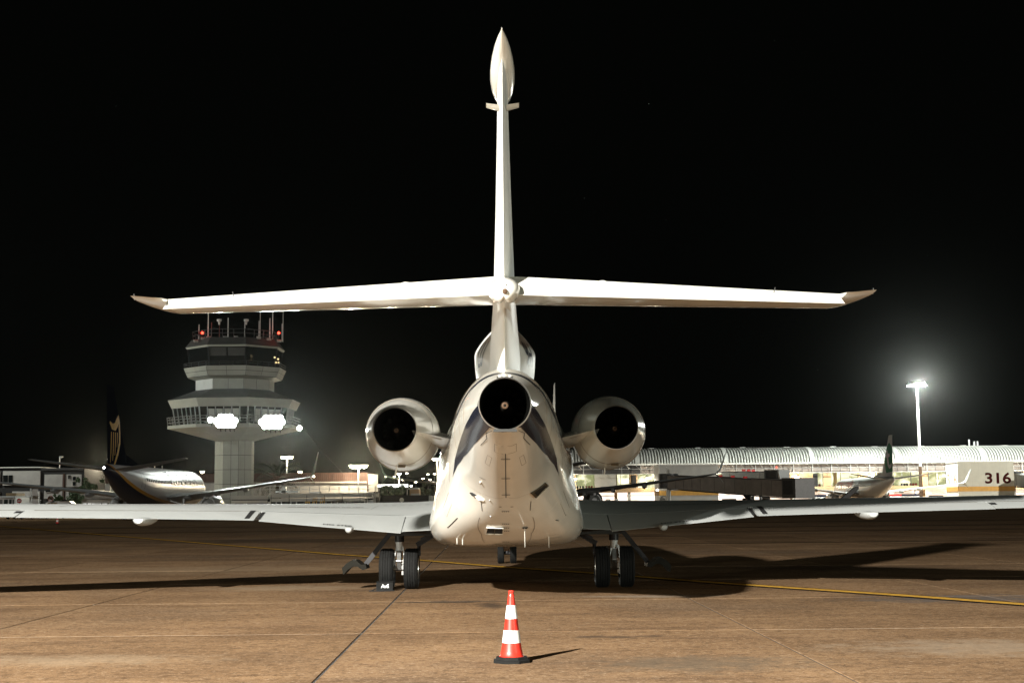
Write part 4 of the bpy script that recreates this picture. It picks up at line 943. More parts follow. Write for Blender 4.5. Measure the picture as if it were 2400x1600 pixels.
facepanels('p', 'tower_panel', 5.08, 17.15, 5.08, 18.65, 2, 1, dr, (0, 1, 2, 3)); facepanels('p', 'side_lit_white', 5.08, 17.15, 5.08, 18.65, 2, 1, dr, (7,))  # left face whiter: the light falling on it is put into the colour
tier('upper_soffit', 'tower_panel', [(5.1, 18.6), (6.12, 18.9)])
gl = tier('upper_gallery', 'tower_dark', [(6.12, 18.9), (6.68, 20.3), (5.9, 20.3)])
facepanels('p', 'tower_panel', 6.12, 18.95, 6.68, 20.28, 2, 2, gl)
uc = tier('upper_cab', 'glass_dark', [(5.85, 20.3), (6.2, 23.0)])
for k in (0,):
    for i in (0, 1):
        a_, b_ = on_oct(k, 5.88, 20.8), on_oct(k+1, 5.88, 20.8); c_, d_ = on_oct(k, 6.22, 22.8), on_oct(k+1, 6.22, 22.8)
        MB().add([a_.lerp(b_, .5*i+.02), a_.lerp(b_, .5*i+.48), c_.lerp(d_, .5*i+.48), c_.lerp(d_, .5*i+.02)], [(0,1,2,3)]).build('blind', 'tower_dark', uc)
for k in range(8): MB().bar(on_oct(k, 5.88, 20.3), on_oct(k, 6.23, 23.0), .16).build('mullion', 'black_flat', uc)
tier('roof_lip', 'tower_panel', [(6.1, 22.95), (6.32, 22.9), (6.52, 23.15)])
tier('upper_roof', 'tower_dark', [(6.52, 23.15), (5.75, 24.25), (.2, 24.3)], False)
def rail(a, z0, heights, posts, mk='steel_grey', faces=range(8), lean=.12):
    R = None
    rt = thing('railing', None, None); rt.parent = TW
    for k in faces:
        for h in heights: MB().bar(on_oct(k, a+lean*h, z0+h), on_oct(k+1, a+lean*h, z0+h), .06).build('rail', mk, rt)
        for i in range(posts):
            t = i/posts; MB().bar(on_oct(k, a, z0).lerp(on_oct(k+1, a, z0), t), on_oct(k, a+lean*heights[-1], z0+heights[-1]).lerp(on_oct(k+1, a+lean*heights[-1], z0+heights[-1]), t), .07).build('post', mk, rt)
rail(8.55, 12.25, (.35, .75, 1.1), 5, 'wall_grey', faces=(7, 0, 1, 2, 6)); rail(6.6, 20.3, (.3, .6), 3, 'steel_dark'); rail(5.5, 24.25, (.6, 1.15), 3, 'steel_dark')
def onroof(px, py0, py1, r, mk, dd=0):
    x = gx(px, TY+dd); MB().cyl((x, TY+dd, 24.25), (x, TY+dd, gz(px, py1, TY+dd)), r, r*.8, 8).build('antenna_mast', mk, TW)
for px, top_, r, mk, dd in ((462, 760, .05, 'mast_white', -1), (483.5, 715, .07, 'mast_white', -2), (491.5, 755, .07, 'mast_red', -3), (510, 755, .05, 'mast_red', 0), (530.5, 744, .07, 'mast_white', -4),
                        (570, 750, .07, 'mast_white', -4), (603.5, 751, .06, 'mast_white', -3), (606, 715, .05, 'mast_white', -1), (629, 745, .09, 'mast_white', -2), (635.5, 712, .08, 'mast_white', -2), (658, 758, .06, 'mast_white', 0), (660, 715, .04, 'mast_white', 1)):
    onroof(px, 790, top_, r, mk, dd)
TW2 = [(509.5, 752, .3), (573, 752, .28)]
for px, py, s_ in TW2: MB().lathe([(-.5, .1), (-.1, .16), (.0, .34), (.25, .34), (.3, .1)], (gx(px, 197), 197, gz(px, py, 197)), 'z', 12, True, True).build('camera_dome', 'mast_white', TW, 40)
for px, py in ((470, 780), (650, 780)):
    MB().sphere((gx(px, 197), 197, gz(px, py, 197)), .19).build('obstruction_lamp', 'lens_red', TW, 60)
    lamp('obstruction_light', (gx(px, 197), 196.4, gz(px, py, 197)), 35, (1, .06, .03), .2)
for px, py in ((455, 799), (472, 793), (485, 791), (524, 791), (549, 790), (603, 791), (627, 795), (651, 799)):
    MB().obox((gx(px, 195.5), 195.5, gz(px, py, 195.5)), .55, .5, .28, .4, .3).build('roof_floodlight', 'concrete_pale', TW)
MB().tube([(gx(708, 195), 195, gz(708, 1000, 195)), (gx(760, 200), 200, gz(760, 1065, 200)), (gx(806, 206), 206, gz(806, 1112, 206))], .025, 5).build('guy_cable', 'steel_dark', TW)
for px, py in ((641, 838), (649, 842), (644, 850), (650, 850)): MB().sphere((gx(px, 194.0), 194.0, gz(px, py, 194.0)), .14, 8, 5).build('cab_lamp', 'lens_warm_dim' if 'lens_warm_dim' in M else 'lens_small', TW)
# floodlights clamped to the lower railing, extra rows added to shape the glare
FLG = 'floodlights on the tower railing'
def flood(px, py, d, label, s=1.0):
    p = Vector((gx(px, d), d, gz(px, py, d))); t = thing('floodlight', label, 'floodlight', p, 0, FLG)
    t.rotation_euler = (0, 0, math.atan2(-p.x, p.y)*-1)
    MB().lathe([(-.16*s, .50*s), (-.12*s, .55*s), (.05*s, .5*s), (.32*s, .22*s)], (0, 0, 0), 'y', 20, False, True).build('housing', 'steel_grey', t, 40, True)
    MB().lathe([(-.15*s, .49*s), (-.19*s, .3*s), (-.20*s, .01*s)], (0, 0, 0), 'y', 20).build('lens', 'lens_white', t, 60, True)
    MB().bar((0, .2*s, -.35*s), (0, .5*s, -1.0*s), .1).build('bracket', 'steel_dark', t, None, True)
    return p
ORD = ('first', 'second', 'third', 'fourth', 'fifth')
for side, rows in (('left', (('upper', 979, (517, 528, 539)), ('middle', 987.5, (507, 518, 529, 540, 550)), ('lower', 996, (514, 525, 536, 546)))), ('right', (('upper', 981, (623, 634, 646, 656)), ('middle', 990, (613, 625, 637, 649, 660)), ('lower', 999, (620, 631, 643, 654))))):
    for row, py, xs in rows:
        for i, px in enumerate(xs): flood(px, py, 190.6, '%s lamp from the left, %s row, of the %s tower floodlight cluster, massed to shape the glare' % (ORD[i], row, side), .9)
flood(493, 985, 190.6, 'small floodlight leftmost on the tower railing', .8); flood(701, 1004, 195, 'small floodlight at the right end of the tower railing', .7)
for px, py, pw_ in ((525, 988, 7000), (640, 990, 9000)):
    p = (gx(px, 189.8), 189.8, gz(px, py, 189.8)); lamp('tower_flood_light', p, pw_, (.93, 1, .92), .5, aim=(p[0]*.75, 120, 0), cone=165, blend=.5); lamp('tower_halo_beam', (p[0], p[1]-.5, p[2]), pw_*2.4, (.95, 1, .94), .5, aim=(0, 0, 1.6), cone=23, blend=.7)  # second spot of each pair is added for the halo, aimed at the camera
p = (gx(701, 194), 194, gz(701, 1004, 194)); lamp('tower_flood_light', p, 16000, (.93, 1, .92), .3, aim=(0, 0, 1.6), cone=40, blend=.7)
# ---------------------------------------------------------------- terminal with barrel roof
D = 300.0; X0, X1 = 8.0, 118.0
TM = thing('terminal_building', 'long terminal building with a ribbed barrel roof and lit windows', 'terminal', (60, D, 0))
def mb(m_, n, mk, p=None, sm=None): return m_.build(n, mk, TM if p is None else p, sm)
ZE, ZR = 9.0, 12.35
def arc(t): return (D-1.2+7.0*(1-cos(t*pi/2)), ZE+(ZR-ZE)*sin(t*pi/2))     # eave (t=0) to ridge (t=1)
prof = [arc(i/12) for i in range(13)]
roof = mb(MB().loft([[(x, y, z) for y, z in prof] for x in (X0, X1)], closed=False), 'roof', 'roof_sheet', None, 40)
m = MB(); x = X0+.3; k = 0
while x < X1:
    m.loft([[(x, y, z), (x+.09, y-.13, z+.11), (x+.19, y-.13, z+.11), (x+.28, y, z)] for y, z in prof], closed=False); x += .60
tag(m.build('roof_ribs', 'roof_sheet', roof), kind='stuff')
m = MB(); x = X0+.62
while x < X1:
    m.loft([[(x+.0, y-.004, z+.004), (x+.24, y-.004, z+.004)] for y, z in prof], closed=False); x += .60
tag(m.build('roof_pans', 'roof_joint', roof), kind='stuff')
for x in (27.3, 45.9, 64.0, 82.0, 100.0): m = MB().loft([[(x-.5, y-.05, z+.05), (x-.45, y-.17, z+.15), (x+.45, y-.17, z+.15), (x+.5, y-.05, z+.05)] for y, z in prof], closed=False); mb(m, 'roof_joint_cap', 'roof_sheet', roof, 40)
for x in (22, 31, 41, 50.5, 60, 70, 79, 89, 98, 107): mb(MB().rbox(x-.6, x+.6, D+5.6, D+6.4, ZR-.05, ZR+.22), 'ridge_vent', 'steel_grey', roof)
for x, h in ((gx(2272, D+4), 1.4), (gx(2284, D+4), 1.0), (gx(2292, D+4), 1.0)): mb(MB().cyl((x, D+5, ZR-.1), (x, D+5, ZR+h), .22, .2, 8), 'roof_stack', 'steel_grey', roof)
mb(MB().box(X0, X1, D-1.5, D-1.1, ZE-.28, ZE+.05), 'gutter', 'roof_sheet')
mb(MB().box(X0, X1, D+5.8, D+6.0, 0, ZR), 'back_wall', 'wall_grey')
# truss zone: panels between posts
tz = mb(MB().box(X0, X1, D-.1, D+.1, 6.95, ZE-.28), 'truss_wall', 'steel_dark')
i = 0; x = X0
while x < X1-4:
    mk = 'steel_dark' if x < 26 else 'tan_wall'
    mb(MB().box(x+.06, x+1.94, D-.22, D-.12, 7.0, 8.65), 'fascia_panel', 'bridge_brown' if mk == 'tan_wall' else 'steel_dark', tz)
    mb(MB().box(x+2.06, x+3.94, D-.22, D-.12, 7.0, 8.65), 'fascia_panel', 'bridge_brown' if mk == 'tan_wall' else 'steel_dark', tz)
    mb(MB().box(x-.05, x+.05, D-1.2, D-1.05, 6.9, ZE-.3), 'truss_post', 'steel_grey', tz)
    mb(MB().bar((x+1.0, D-1.1, ZE-.3), (x+1.7, D-.3, 8.0), .09), 'truss_strut', 'steel_grey', tz); mb(MB().bar((x+3.0, D-1.1, ZE-.3), (x+3.7, D-.3, 8.0), .09), 'truss_strut', 'steel_grey', tz)
    x += 4.0; i += 1
mb(MB().box(X0, X1, D-1.25, D-1.1, 6.85, 6.97), 'truss_chord', 'steel_grey'); mb(MB().box(X0, X1, D-1.25, D-1.15, 7.9, 7.98), 'truss_chord', 'steel_grey')
# departure hall behind glass
mb(MB().box(X0, X1, D+.6, D+5.6, 3.95, 4.05), 'hall_floor', 'wall_grey')
mb(MB().box(X0, X1, D+.1, D+5.6, 6.9, 7.0), 'hall_ceiling', 'wall_white')
hall = mb(MB().box(X0, X1, D+3.2, D+3.3, 4.05, 6.9), 'hall_interior', 'lit_hall')  # back wall glows in place of the hall's lamps
x = X0+1; i = 0
while x < X1-2:
    kind = (i*7) % 11
    if kind in (3, 8): mb(MB().box(x, x+1.75, D+.02, D+.12, 4.05, 6.88), 'infill_panel', 'tan_wall')
    else: mb(MB().box(x+.04, x+1.81, D+.03, D+.06, 4.05, 6.88), 'window_pane', 'pane_glass')
    mb(MB().box(x-.06, x+.04, D-.06, D+.14, 4.0, 6.9), 'mullion', 'steel_dark' if i % 2 else 'steel_grey')
    if i % 5 == 2: mb(MB().box(x+.55, x+1.15, D+.3, D+.9, 0, 6.9), 'hall_column', 'tan_wall')
    if kind in (1, 5, 6, 10):
        for q in range(3): mb(MB().rbox(x+.1+q*.55, x+.5+q*.55, D+1.2, D+1.7, 4.05, 4.55, .05), 'seat', 'red_flat' if kind in (1, 6) else 'steel_dark')
    x += 1.85; i += 1
mb(MB().box(gx(1476, D), gx(1487, D), D-.1, D+.1, 3.6, 6.7), 'dark_doorway', 'black_flat'); mb(MB().box(gx(1900, D), gx(1911, D), D-.1, D+.1, 4.0, 6.7), 'dark_doorway', 'black_flat')
mb(MB().box(gx(1846, D), gx(1899, D), D-.15, D-.05, 4.0, 6.9), 'hall_screen', 'tan_wall')
mb(MB().box(gx(1390, D), gx(1440, D), D-.12, D-.03, 4.0, 6.85), 'hall_screen', 'concrete_pale')
# sill band and open service level below
mb(MB().box(X0, X1, D-1.0, D+.3, 3.1, 4.0), 'sill_band', 'tan_wall')
for k in range(13): mb(MB().box(X0+k*8.6, X0+k*8.6+.6, D-.8, D-.2, 0, 3.1), 'service_column', 'concrete_pale')
mb(MB().box(X0, X1, D+1.5, D+1.6, 0, 3.1), 'service_bay', 'lit_service')  # glowing sheet in place of the service level's lamps
for k in range(14): mb(MB().box(X0+1+k*8, X0+6.5+k*8, D-.7, D-.62, 2.35, 2.5), 'service_beam', 'bridge_brown')
for px, w_, h in ((1420, 1.0, 1.7), (1432, .8, 1.5), (1440, .7, 1.8), (1449, .8, 1.4)): mb(MB().rbox(gx(px, D)-w_/2, gx(px, D)+w_/2, D-.9, D-.2, 0, h, .1), 'service_cabinet', 'steel_grey')
for px, w_, h in ((1705, 3.0, 1.6), (1750, 2.5, 1.7), (1790, 2.0, 2.0), (1960, 2.6, 1.4), (2060, 4, 1.3), (2190, 3, 1.9)): mb(MB().box(gx(px, D)-w_/2, gx(px, D)+w_/2, D+1.2, D+1.4, 0, h), 'service_opening', 'black_flat')

for k in range(7):  # wall lamps added to brighten the truss zone
    x = X0+6+k*15.5; mb(MB().rbox(x-.5, x+.5, D-2.0, D-1.7, 5.9, 6.1), 'added_bay_lamp', 'lens_small'); mb(MB().bar((x, D-1.85, 6.1), (x, D-1.2, 6.9), .05), 'added_bay_lamp_arm', 'steel_grey')
    lamp('truss_fill_light', (x, D-2.4, 5.6), 1300, (1, .88, .68), .3)
# gate pier boxes
def pier(d, pxf0, pxf1, depth, ztop, label, side_mk, front_mk, z0, z1, num):
    x0, x1 = gx(pxf0, d), gx(pxf1, d); t = thing('gate_pier', label, 'pier', ((x0+x1)/2, d, 0), 0, 'gate piers before the terminal')
    body = MB().box(x0, x1, d, d+depth, 0, ztop).build('wall', front_mk, t)
    MB().box(x0-.06, x0-.01, d-.02, d+depth, 0, ztop).build('side_wall', side_mk, t)  # lighter than the front: this side's stronger light is painted in
    MB().box(x0-.09, x1+.05, d-.05, d-.01, z0, z1).build('ochre_band', 'ochre', t); MB().box(x0-.12, x0-.065, d-.01, d+depth, z0, z1).build('ochre_band', 'ochre', t)
    MB().box(x0-.15, x1+.15, d-.12, d+depth, ztop-.05, ztop+.12).build('coping', 'wall_white', t)
    n = int((x1-x0)/1.2)
    for i in range(1, n): MB().box(x0+i*(x1-x0)/n-.012, x0+i*(x1-x0)/n+.012, d-.004, d-.001, 0, ztop-.1).build('panel_joint', 'wall_grey', t)
    if num:
        write('gate_number', num, 2.75, 'digit_maroon', t, lambda u, v, W, H: (gx(2302, d)+u*(gx(2363, d)-gx(2302, d))/W, d-.03, gz(2330, 1133, d)+v*(26*d/3333.3)/H), .07)
        write('gate_number', num, 2.75, 'digit_orange', t, lambda u, v, W, H: (x0-.075, d+depth-.6-u*(depth-1.3)/W, gz(2225, 1136, d)+v*(26*d/3333.3)/H), .03)
    return t, x0, x1
P1 = pier(270, 2239, 2370, 7.0, 8.15, 'pale gate pier numbered 316 with an ochre band, by the tall light mast', 'side_lit_white', 'pier_panel', 2.6, 3.5, '316')
P2 = pier(282, 1541, 1678, 9.0, 8.35, 'grey gate pier with a no smoking sign, behind the brown jet bridge', 'side_lit_white', 'wall_grey', 2.35, 3.3, None)
t = P2[0]; cx, cz = gx(1551, 281.9), gz(1551, 1169, 281.9)
sg_ = MB().lathe([(0, .66), (.02, .66), (.02, .55), (0, .55)], (cx, 281.93, cz), 'y', 32).build('sign_ring', 'black_flat', t)
MB().obox((cx, 281.94, cz), 1.2, .015, .1, 0, 0, radians(45)).build('sign_bar', 'black_flat', t); MB().obox((cx-.05, 281.945, cz), .7, .01, .1, 0, 0, radians(-15)).build('sign_cigarette', 'black_flat', t)
for px0, px1 in ((1588, 1608), (1610, 1630), (1664, 1674)): MB().box(gx(px0, 282), gx(px1, 282), 281.9, 281.97, .2, 1.4).build('store_door', 'tan_wall', t)
MB().sphere((gx(1536, 281), 281.0, gz(1536, 1148, 281)), .22, 8, 5).build('wall_lamp', 'lens_small', t)

# jet bridges
def bridge(label, A, B, w0, h0, w1, h1, z0, z1, mk, cab=True, rot=True):
    A, B = Vector(A), Vector(B); d = (B-A).normalized(); nrm = Vector((-d.y, d.x)); t = thing('jet_bridge', label, 'jet bridge', (A.x, A.y, 0), 0, 'jet bridges at the gates')
    def seg(f0, f1, k, name):
        a, b = A.lerp(B, f0), A.lerp(B, f1); za, zb = z0+(z1-z0)*f0, z0+(z1-z0)*f1; wd = (w0+(w1-w0)*k)/2; h = h0+(h1-h0)*k
        r = [[(p.x+nrm.x*s, p.y+nrm.y*s, z+e) for s, e in ((-wd, 0), (wd, 0), (wd, h-.15), (wd-.15, h), (-wd+.15, h), (-wd, h-.15))] for p, z in ((a, za), (b, zb))]
        o = MB().loft(r, True, True).build(name, mk, t)
        for e, th in ((-.12, .18), (h+.02, .10)):
            for s in (-wd-.03, wd+.03): MB().bar((a.x+nrm.x*s, a.y+nrm.y*s, za+e), (b.x+nrm.x*s, b.y+nrm.y*s, zb+e), .12, th).build('edge_beam', 'black_flat', o)
        n = max(2, int((b-a).length/2.4))
        for i in range(1, n):
            q = i/n; p = a.lerp(b, q); z = za+(zb-za)*q
            for s in (-wd-.015, wd+.015): MB().bar((p.x+nrm.x*s, p.y+nrm.y*s, z), (p.x+nrm.x*s, p.y+nrm.y*s, z+h-.2), .04).build('panel_joint', 'steel_dark', o)
        return o
    if rot:
        MB().lathe([(0, 1.9), (h0+.35, 1.9)], (A.x, A.y, z0-.1), 'z', 24, True, True).build('rotunda', 'steel_dark', t, 40)
        MB().cyl((A.x, A.y, 0), (A.x, A.y, z0), .45, None, 16).build('rotunda_column', 'steel_grey', t, 40)
        MB().rbox(A.x-.25, A.x+.25, A.y-.25, A.y+.25, z0+h0+.25, z0+h0+1.3).build('roof_unit', 'wall_white', t)
    seg(.04, .40, 0, 'tunnel'); seg(.37, .78, .55, 'tunnel'); seg(.75, .98, 1, 'tunnel')
    for f in (.45, .55, .65): p = A.lerp(B, f); MB().obox((p.x, p.y, z0+(z1-z0)*f+h0+.45), .7, .5, .35).build('roof_hump', 'red_flat', t)
    p = A.lerp(B, .72); zz = z0+(z1-z0)*.72
    for s in (-1.3, 1.3):
        MB().bar((p.x+nrm.x*s, p.y+nrm.y*s, zz), (p.x+nrm.x*s*1.1, p.y+nrm.y*s*1.1, .5), .3).build('support_leg', 'steel_dark', t)
        MB().lathe([(-.15, .3), (-.18, .5), (.18, .5), (.15, .3)], (p.x+nrm.x*s, p.y+nrm.y*s, .5), 'x', 18, True, True).build('bogie_wheel', 'rubber', t, 30)
    if cab:
        C = B+d*1.6; a = math.atan2(d.y, d.x)
        cb = MB().obox((C.x, C.y, z1+h1/2+.1), 3.4, w1+1.2, h1+.6, a).build('cab', 'steel_dark', t)
        for i in range(8):
            q = C+nrm*-(w1/2+.62)+d*(-1.2+i*.3); MB().bar((q.x, q.y, z1+.5), (q.x, q.y, z1+h1), .1).build('bellows_fold', 'black_flat', cb)
        MB().sphere((C.x, C.y, z1+h1+.9), .15, 8, 5).build('beacon', 'lens_red', t)
        q = A.lerp(B, .8); MB().bar((q.x-nrm.x*2, q.y-nrm.y*2, 0), (q.x-nrm.x*2-d.x*3, q.y-nrm.y*2-d.y*3, z1+.4), .9, .12).build('service_stair', 'steel_dark', t)
    return t
bridge('long brown jet bridge with a dark cab, before the grey gate pier', (gx(1562, 276), 276), (gx(1850, 246), 246), 2.6, 2.5, 3.2, 2.9, 3.75, 1.75, 'bridge_brown')
bridge('pale grey jet bridge above the brown one, at the terminal wall', (gx(1690, 292), 292), (gx(1800, 284), 284), 2.4, 1.9, 2.6, 2.2, 5.2, 4.6, 'bridge_grey', True, False)
bridge('pale jet bridge at the right picture edge, beside the numbered pier', (gx(2380, 276), 279), (gx(2480, 262), 264), 2.6, 2.6, 3.0, 2.8, 3.6, 3.0, 'bridge_grey')

# light masts
def mast(x, y, h, label, zrust):
    t = thing('light_mast', label, 'light mast', (x, y, 0), 0, 'apron light masts')
    MB().cyl((x, y, zrust), (x, y, h), .30, .16, 14).build('pole', 'mast_white', t, 40); MB().cyl((x, y, 0), (x, y, zrust), .38, .31, 14).cyl((x, y, 0), (x, y, .5), .7, .7, 12).build('pole_base', 'mast_rust', t, 40)
    hd = MB().lathe([(0, 1.3), (.1, 1.35), (.2, 1.3)], (x, y, h-.4), 'z', 20, True, True).build('head_ring', 'steel_grey', t)
    for k in range(10):
        a = 2*pi*k/10; c = Vector((x+1.55*cos(a), y+1.55*sin(a), h-.2)); o = MB().obox(c, .8, .34, .8, a+pi/2, radians(-25)).build('lamp_head', 'steel_grey', hd)
        q = c+Vector((cos(a), sin(a), -.5))*.17; MB().obox(q+Vector((cos(a), sin(a), -.3))*.03, .72, .03, .72, a+pi/2, radians(-25)).build('lens', 'lens_white', o)
    return t
mast(81.1, 280, 24.0, 'tall white floodlight mast with a blazing head before the terminal', 7.6)
# ---------------------------------------------------------------- buildings and clutter at the left
def bb(t, name, mk, px0, px1, py0, py1, d, depth=.3, smooth=None, dy=0.):
    x0, x1 = gx(px0, d), gx(px1, d); pm = (px0+px1)/2; z1, z0 = gz(pm, py0, d), gz(pm, py1, d)
    return MB().box(min(x0, x1), max(x0, x1), d+dy, d+dy+depth, max(0, z0), z1).build(name, mk, t)
D1 = 192
t = thing('office_building', 'two-storey pale plaster building with dark frame at the far left', 'building', (gx(60, D1), D1, 0))
w0 = bb(t, 'wall', 'black_flat', -60, 200, 1098, 1300, D1, 10)
bb(t, 'roof_slab', 'wall_white', -60, 100, 1095, 1097, D1, 10, dy=-.3); bb(t, 'roof_slab', 'steel_dark', 100, 198, 1097, 1102, D1, 10, dy=-.2)
for a in ((-40, 5, 1105, 1137), (12, 99, 1104, 1137), (109, 151, 1112, 1141), (158, 195, 1112, 1141), (-40, 5, 1150, 1182), (35, 99, 1151, 1182), (109, 151, 1150, 1168), (158, 175, 1145, 1170)): bb(t, 'plaster_panel', 'wall_plaster', *a, D1, .25, dy=-.25)
for a in ((13, 24, 1114, 1131), (26, 35, 1114, 1131), (0, 4, 1114, 1120), (164, 170, 1114, 1122), (175, 182, 1117, 1126), (175, 182, 1129, 1138), (113, 124, 1149, 1153), (128, 140, 1149, 1153)):
    wn = bb(t, 'window', 'glass_dark', *a, D1, .08, dy=-.33); bb(t, 'frame', 'steel_grey', a[0]-.6, a[1]+.6, a[3], a[3]+.8, D1, .12, dy=-.36)
bb(t, 'side_stair', 'brown_clad', 153, 156, 1110, 1170, D1, .3, dy=-.4)
t = thing('brown_hangar', 'long low hangar clad in brown ribbed sheet behind the tower', 'hangar', (gx(600, 236), 236, 0))
bb(t, 'wall', 'wall_plaster', 190, 860, 1130, 1300, 236, 12); bb(t, 'cladding_band', 'brown_clad', 188, 859, 1110, 1130, 236, 12, dy=-.4)
m = MB(); px = 190
while px < 858: x = gx(px, 235.6); m.box(x, x+.14, 235.52, 235.6, gz(px, 1129.5, 235.6), gz(px, 1110.5, 235.6)); px += 4.6
tag(m.build('cladding_ribs', 'brown_clad', t), kind='stuff')
bb(t, 'end_wall', 'concrete_pale', 862, 884, 1112, 1152, 232, .4); bb(t, 'end_trim', 'brown_clad', 859, 862, 1109, 1152, 232, .4)
bb(t, 'eave_strip', 'concrete_pale', 596, 858, 1129.5, 1131, 235.2, .3)
D3 = 182
t = thing('service_building', 'low white service building with roof railing right of the tower', 'building', (gx(700, D3), D3, 0))
bb(t, 'wall', 'black_flat', 544, 872, 1168, 1300, D3, 9)
bb(t, 'roof_edge', 'concrete_pale', 632, 872, 1155.5, 1165, D3, 9.5, dy=-.6); bb(t, 'white_band', 'wall_white', 635, 854, 1167, 1174.5, D3, .3, dy=-.4)
bb(t, 'white_band', 'wall_white', 545, 628, 1172, 1179, D3, .3, dy=-.4); bb(t, 'roof_edge', 'concrete_pale', 543, 630, 1161, 1170, D3, 9, dy=-.5)
for px in (545, 574, 630, 648, 660, 682, 695, 720, 735, 763, 776, 790, 808): bb(t, 'pier_post', 'wall_white' if px < 640 else 'steel_grey', px, px+(7 if px < 640 else 2), 1175, 1300, D3, .3, dy=-.5)
for px in (650, 665, 684, 700, 724, 740, 766, 780, 795, 812, 828): bb(t, 'window', 'glass_dark', px, px+10, 1176, 1192, D3, .05, dy=-.1)
rl = thing('roof_railing', None, None); rl.parent = t
for py in (1138, 1146): MB().bar((gx(600, D3-.3), D3-.3, gz(600, py+1, D3)), (gx(872, D3-.3), D3-.3, gz(872, py-1, D3)), .06).build('rail', 'steel_grey', rl)
for px in range(610, 872, 23): MB().bar((gx(px, D3-.3), D3-.3, gz(px, 1156, D3)), (gx(px, D3-.3), D3-.3, gz(px, 1137.5, D3)), .06).build('post', 'steel_grey', rl)
for px in (636, 678, 719, 760, 802, 843): MB().bar((gx(px, D3-.9), D3-.9, gz(px, 1190, D3)), (gx(px, D3-.9), D3-.9, gz(px, 1160, D3)), .05).build('cable_pole', 'steel_dark', t)
for px0, px1, py0, py1 in ((640, 694, 1149, 1154), (655, 664, 1140, 1154), (722, 745, 1152, 1155)): bb(t, 'roof_duct', 'steel_grey', px0, px1, py0, py1, D3, 1, dy=2)
t = thing('glazed_annexe', 'low annexe with lit windows under the dark-tailed airliner', 'building', (gx(235, 184), 184, 0))
bb(t, 'wall', 'concrete_pale', 194, 278, 1170, 1300, 184, 8); bb(t, 'roof', 'wall_plaster', 192, 280, 1157, 1169, 184, 8, dy=-.4); bb(t, 'shade_line', 'black_flat', 194, 278, 1168, 1170, 184, .2, dy=-.3)
for a in ((199, 207), (210, 218), (220, 241), (243, 254), (260, 276)): bb(t, 'window', 'lit_window', a[0], a[1], 1179, 1192, 184, .06, dy=-.1)
for px in (208, 242, 257): bb(t, 'mullion', 'black_flat', px, px+1.6, 1178, 1192, 184, .1, dy=-.15)
# dark shed, lit canopy sign, billboard between the tower yard and the jet
t = thing('dark_shed', 'black low shed behind the round sign, left of the jet', 'shed', (gx(960, 190), 190, 0))
bb(t, 'wall', 'black_flat', 895, 1003, 1160, 1300, 190, 8); bb(t, 'end_wall', 'concrete_pale', 1003, 1007, 1161, 1300, 190, 8)
t = thing('lit_canopy', 'bright white lit canopy strip left of the jet', 'canopy', (gx(918, 240), 240, 0))
bb(t, 'light_box', 'lit_sign', 884, 954, 1135, 1141.5, 240, 1); bb(t, 'name_board', 'letter_navy', 890, 925, 1143, 1147, 240, .4)
for px in (886, 920, 952): bb(t, 'post', 'steel_dark', px, px+1.5, 1141, 1300, 240, .2)
t = thing('pale_kiosk', 'small tan kiosk with flat roof beyond the shed', 'kiosk', (gx(967, 215), 215, 0))
bb(t, 'wall', 'tan_wall', 958, 980, 1146, 1300, 215, 4); bb(t, 'roof', 'wall_white', 956, 978, 1143, 1146, 215, 4.4, dy=-.3); bb(t, 'counter', 'concrete_pale', 962, 982, 1156, 1161, 215, .6, dy=-.6)
t = thing('steel_stair', 'grey steel access stair at the right end of the service building', 'stair', (gx(866, 178), 178, 0))
for k in range(6): bb(t, 'tread', 'steel_grey', 860, 874, 1172+k*3.2, 1173.4+k*3.2, 178-k*.25, .3)
for px in (853, 859, 875, 878): bb(t, 'stringer', 'concrete_pale', px, px+1.6, 1158 if px != 878 else 1138, 1300, 177.5, .15)
bb(t, 'landing', 'steel_dark', 849, 876, 1158, 1159.5, 177.5, 1.5)
# round sign boards
def sign(px, py, d, r, label, mk, extra=None):
    x, z = gx(px, d), gz(px, py, d); t = thing('round_sign', label, 'sign', (x, d, 0))
    MB().lathe([(0, r), (.04, r)], (x, d-.05, z), 'y', 28, True, True).build('disc', mk, t); MB().cyl((x, d, 0), (x, d, z), .04).build('post', 'steel_grey', t)
    if extra: extra(t, x, d-.06, z, r)
sign(940, 1171, 176, .27, 'plain grey round sign on a post before the black shed', 'concrete_pale', lambda t, x, y, z, r: MB().box(x-.2, x+.2, y-.01, y+.03, z-.75, z-.35).build('plate', 'concrete_pale', t))
sign(50.5, 1173, 164, .27, 'red no-entry sign with a white bar by the boarding stairs', 'red_flat', lambda t, x, y, z, r: MB().box(x-.18, x+.18, y-.02, y+.0, z-.05, z+.05).build('bar', 'cone_white', t))
def notrn(t, x, y, z, r):
    MB().lathe([(0, r), (.02, r), (.02, r*.84), (0, r*.84)], (x, y-.015, z), 'y', 24).build('red_ring', 'red_flat', t)
    MB().obox((x, y-.01, z), r*1.5, .01, .06, 0, 0, radians(40)).build('slash', 'red_flat', t); MB().tube([(x+.1, y-.02, z-.14), (x+.06, y-.02, z), (x-.08, y-.02, z+.06)], .025, 6).build('arrow', 'black_flat', t)
sign(123.5, 1168, 164, .33, 'white no-turn sign with a red ring above the tank trailer', 'cone_white', notrn)
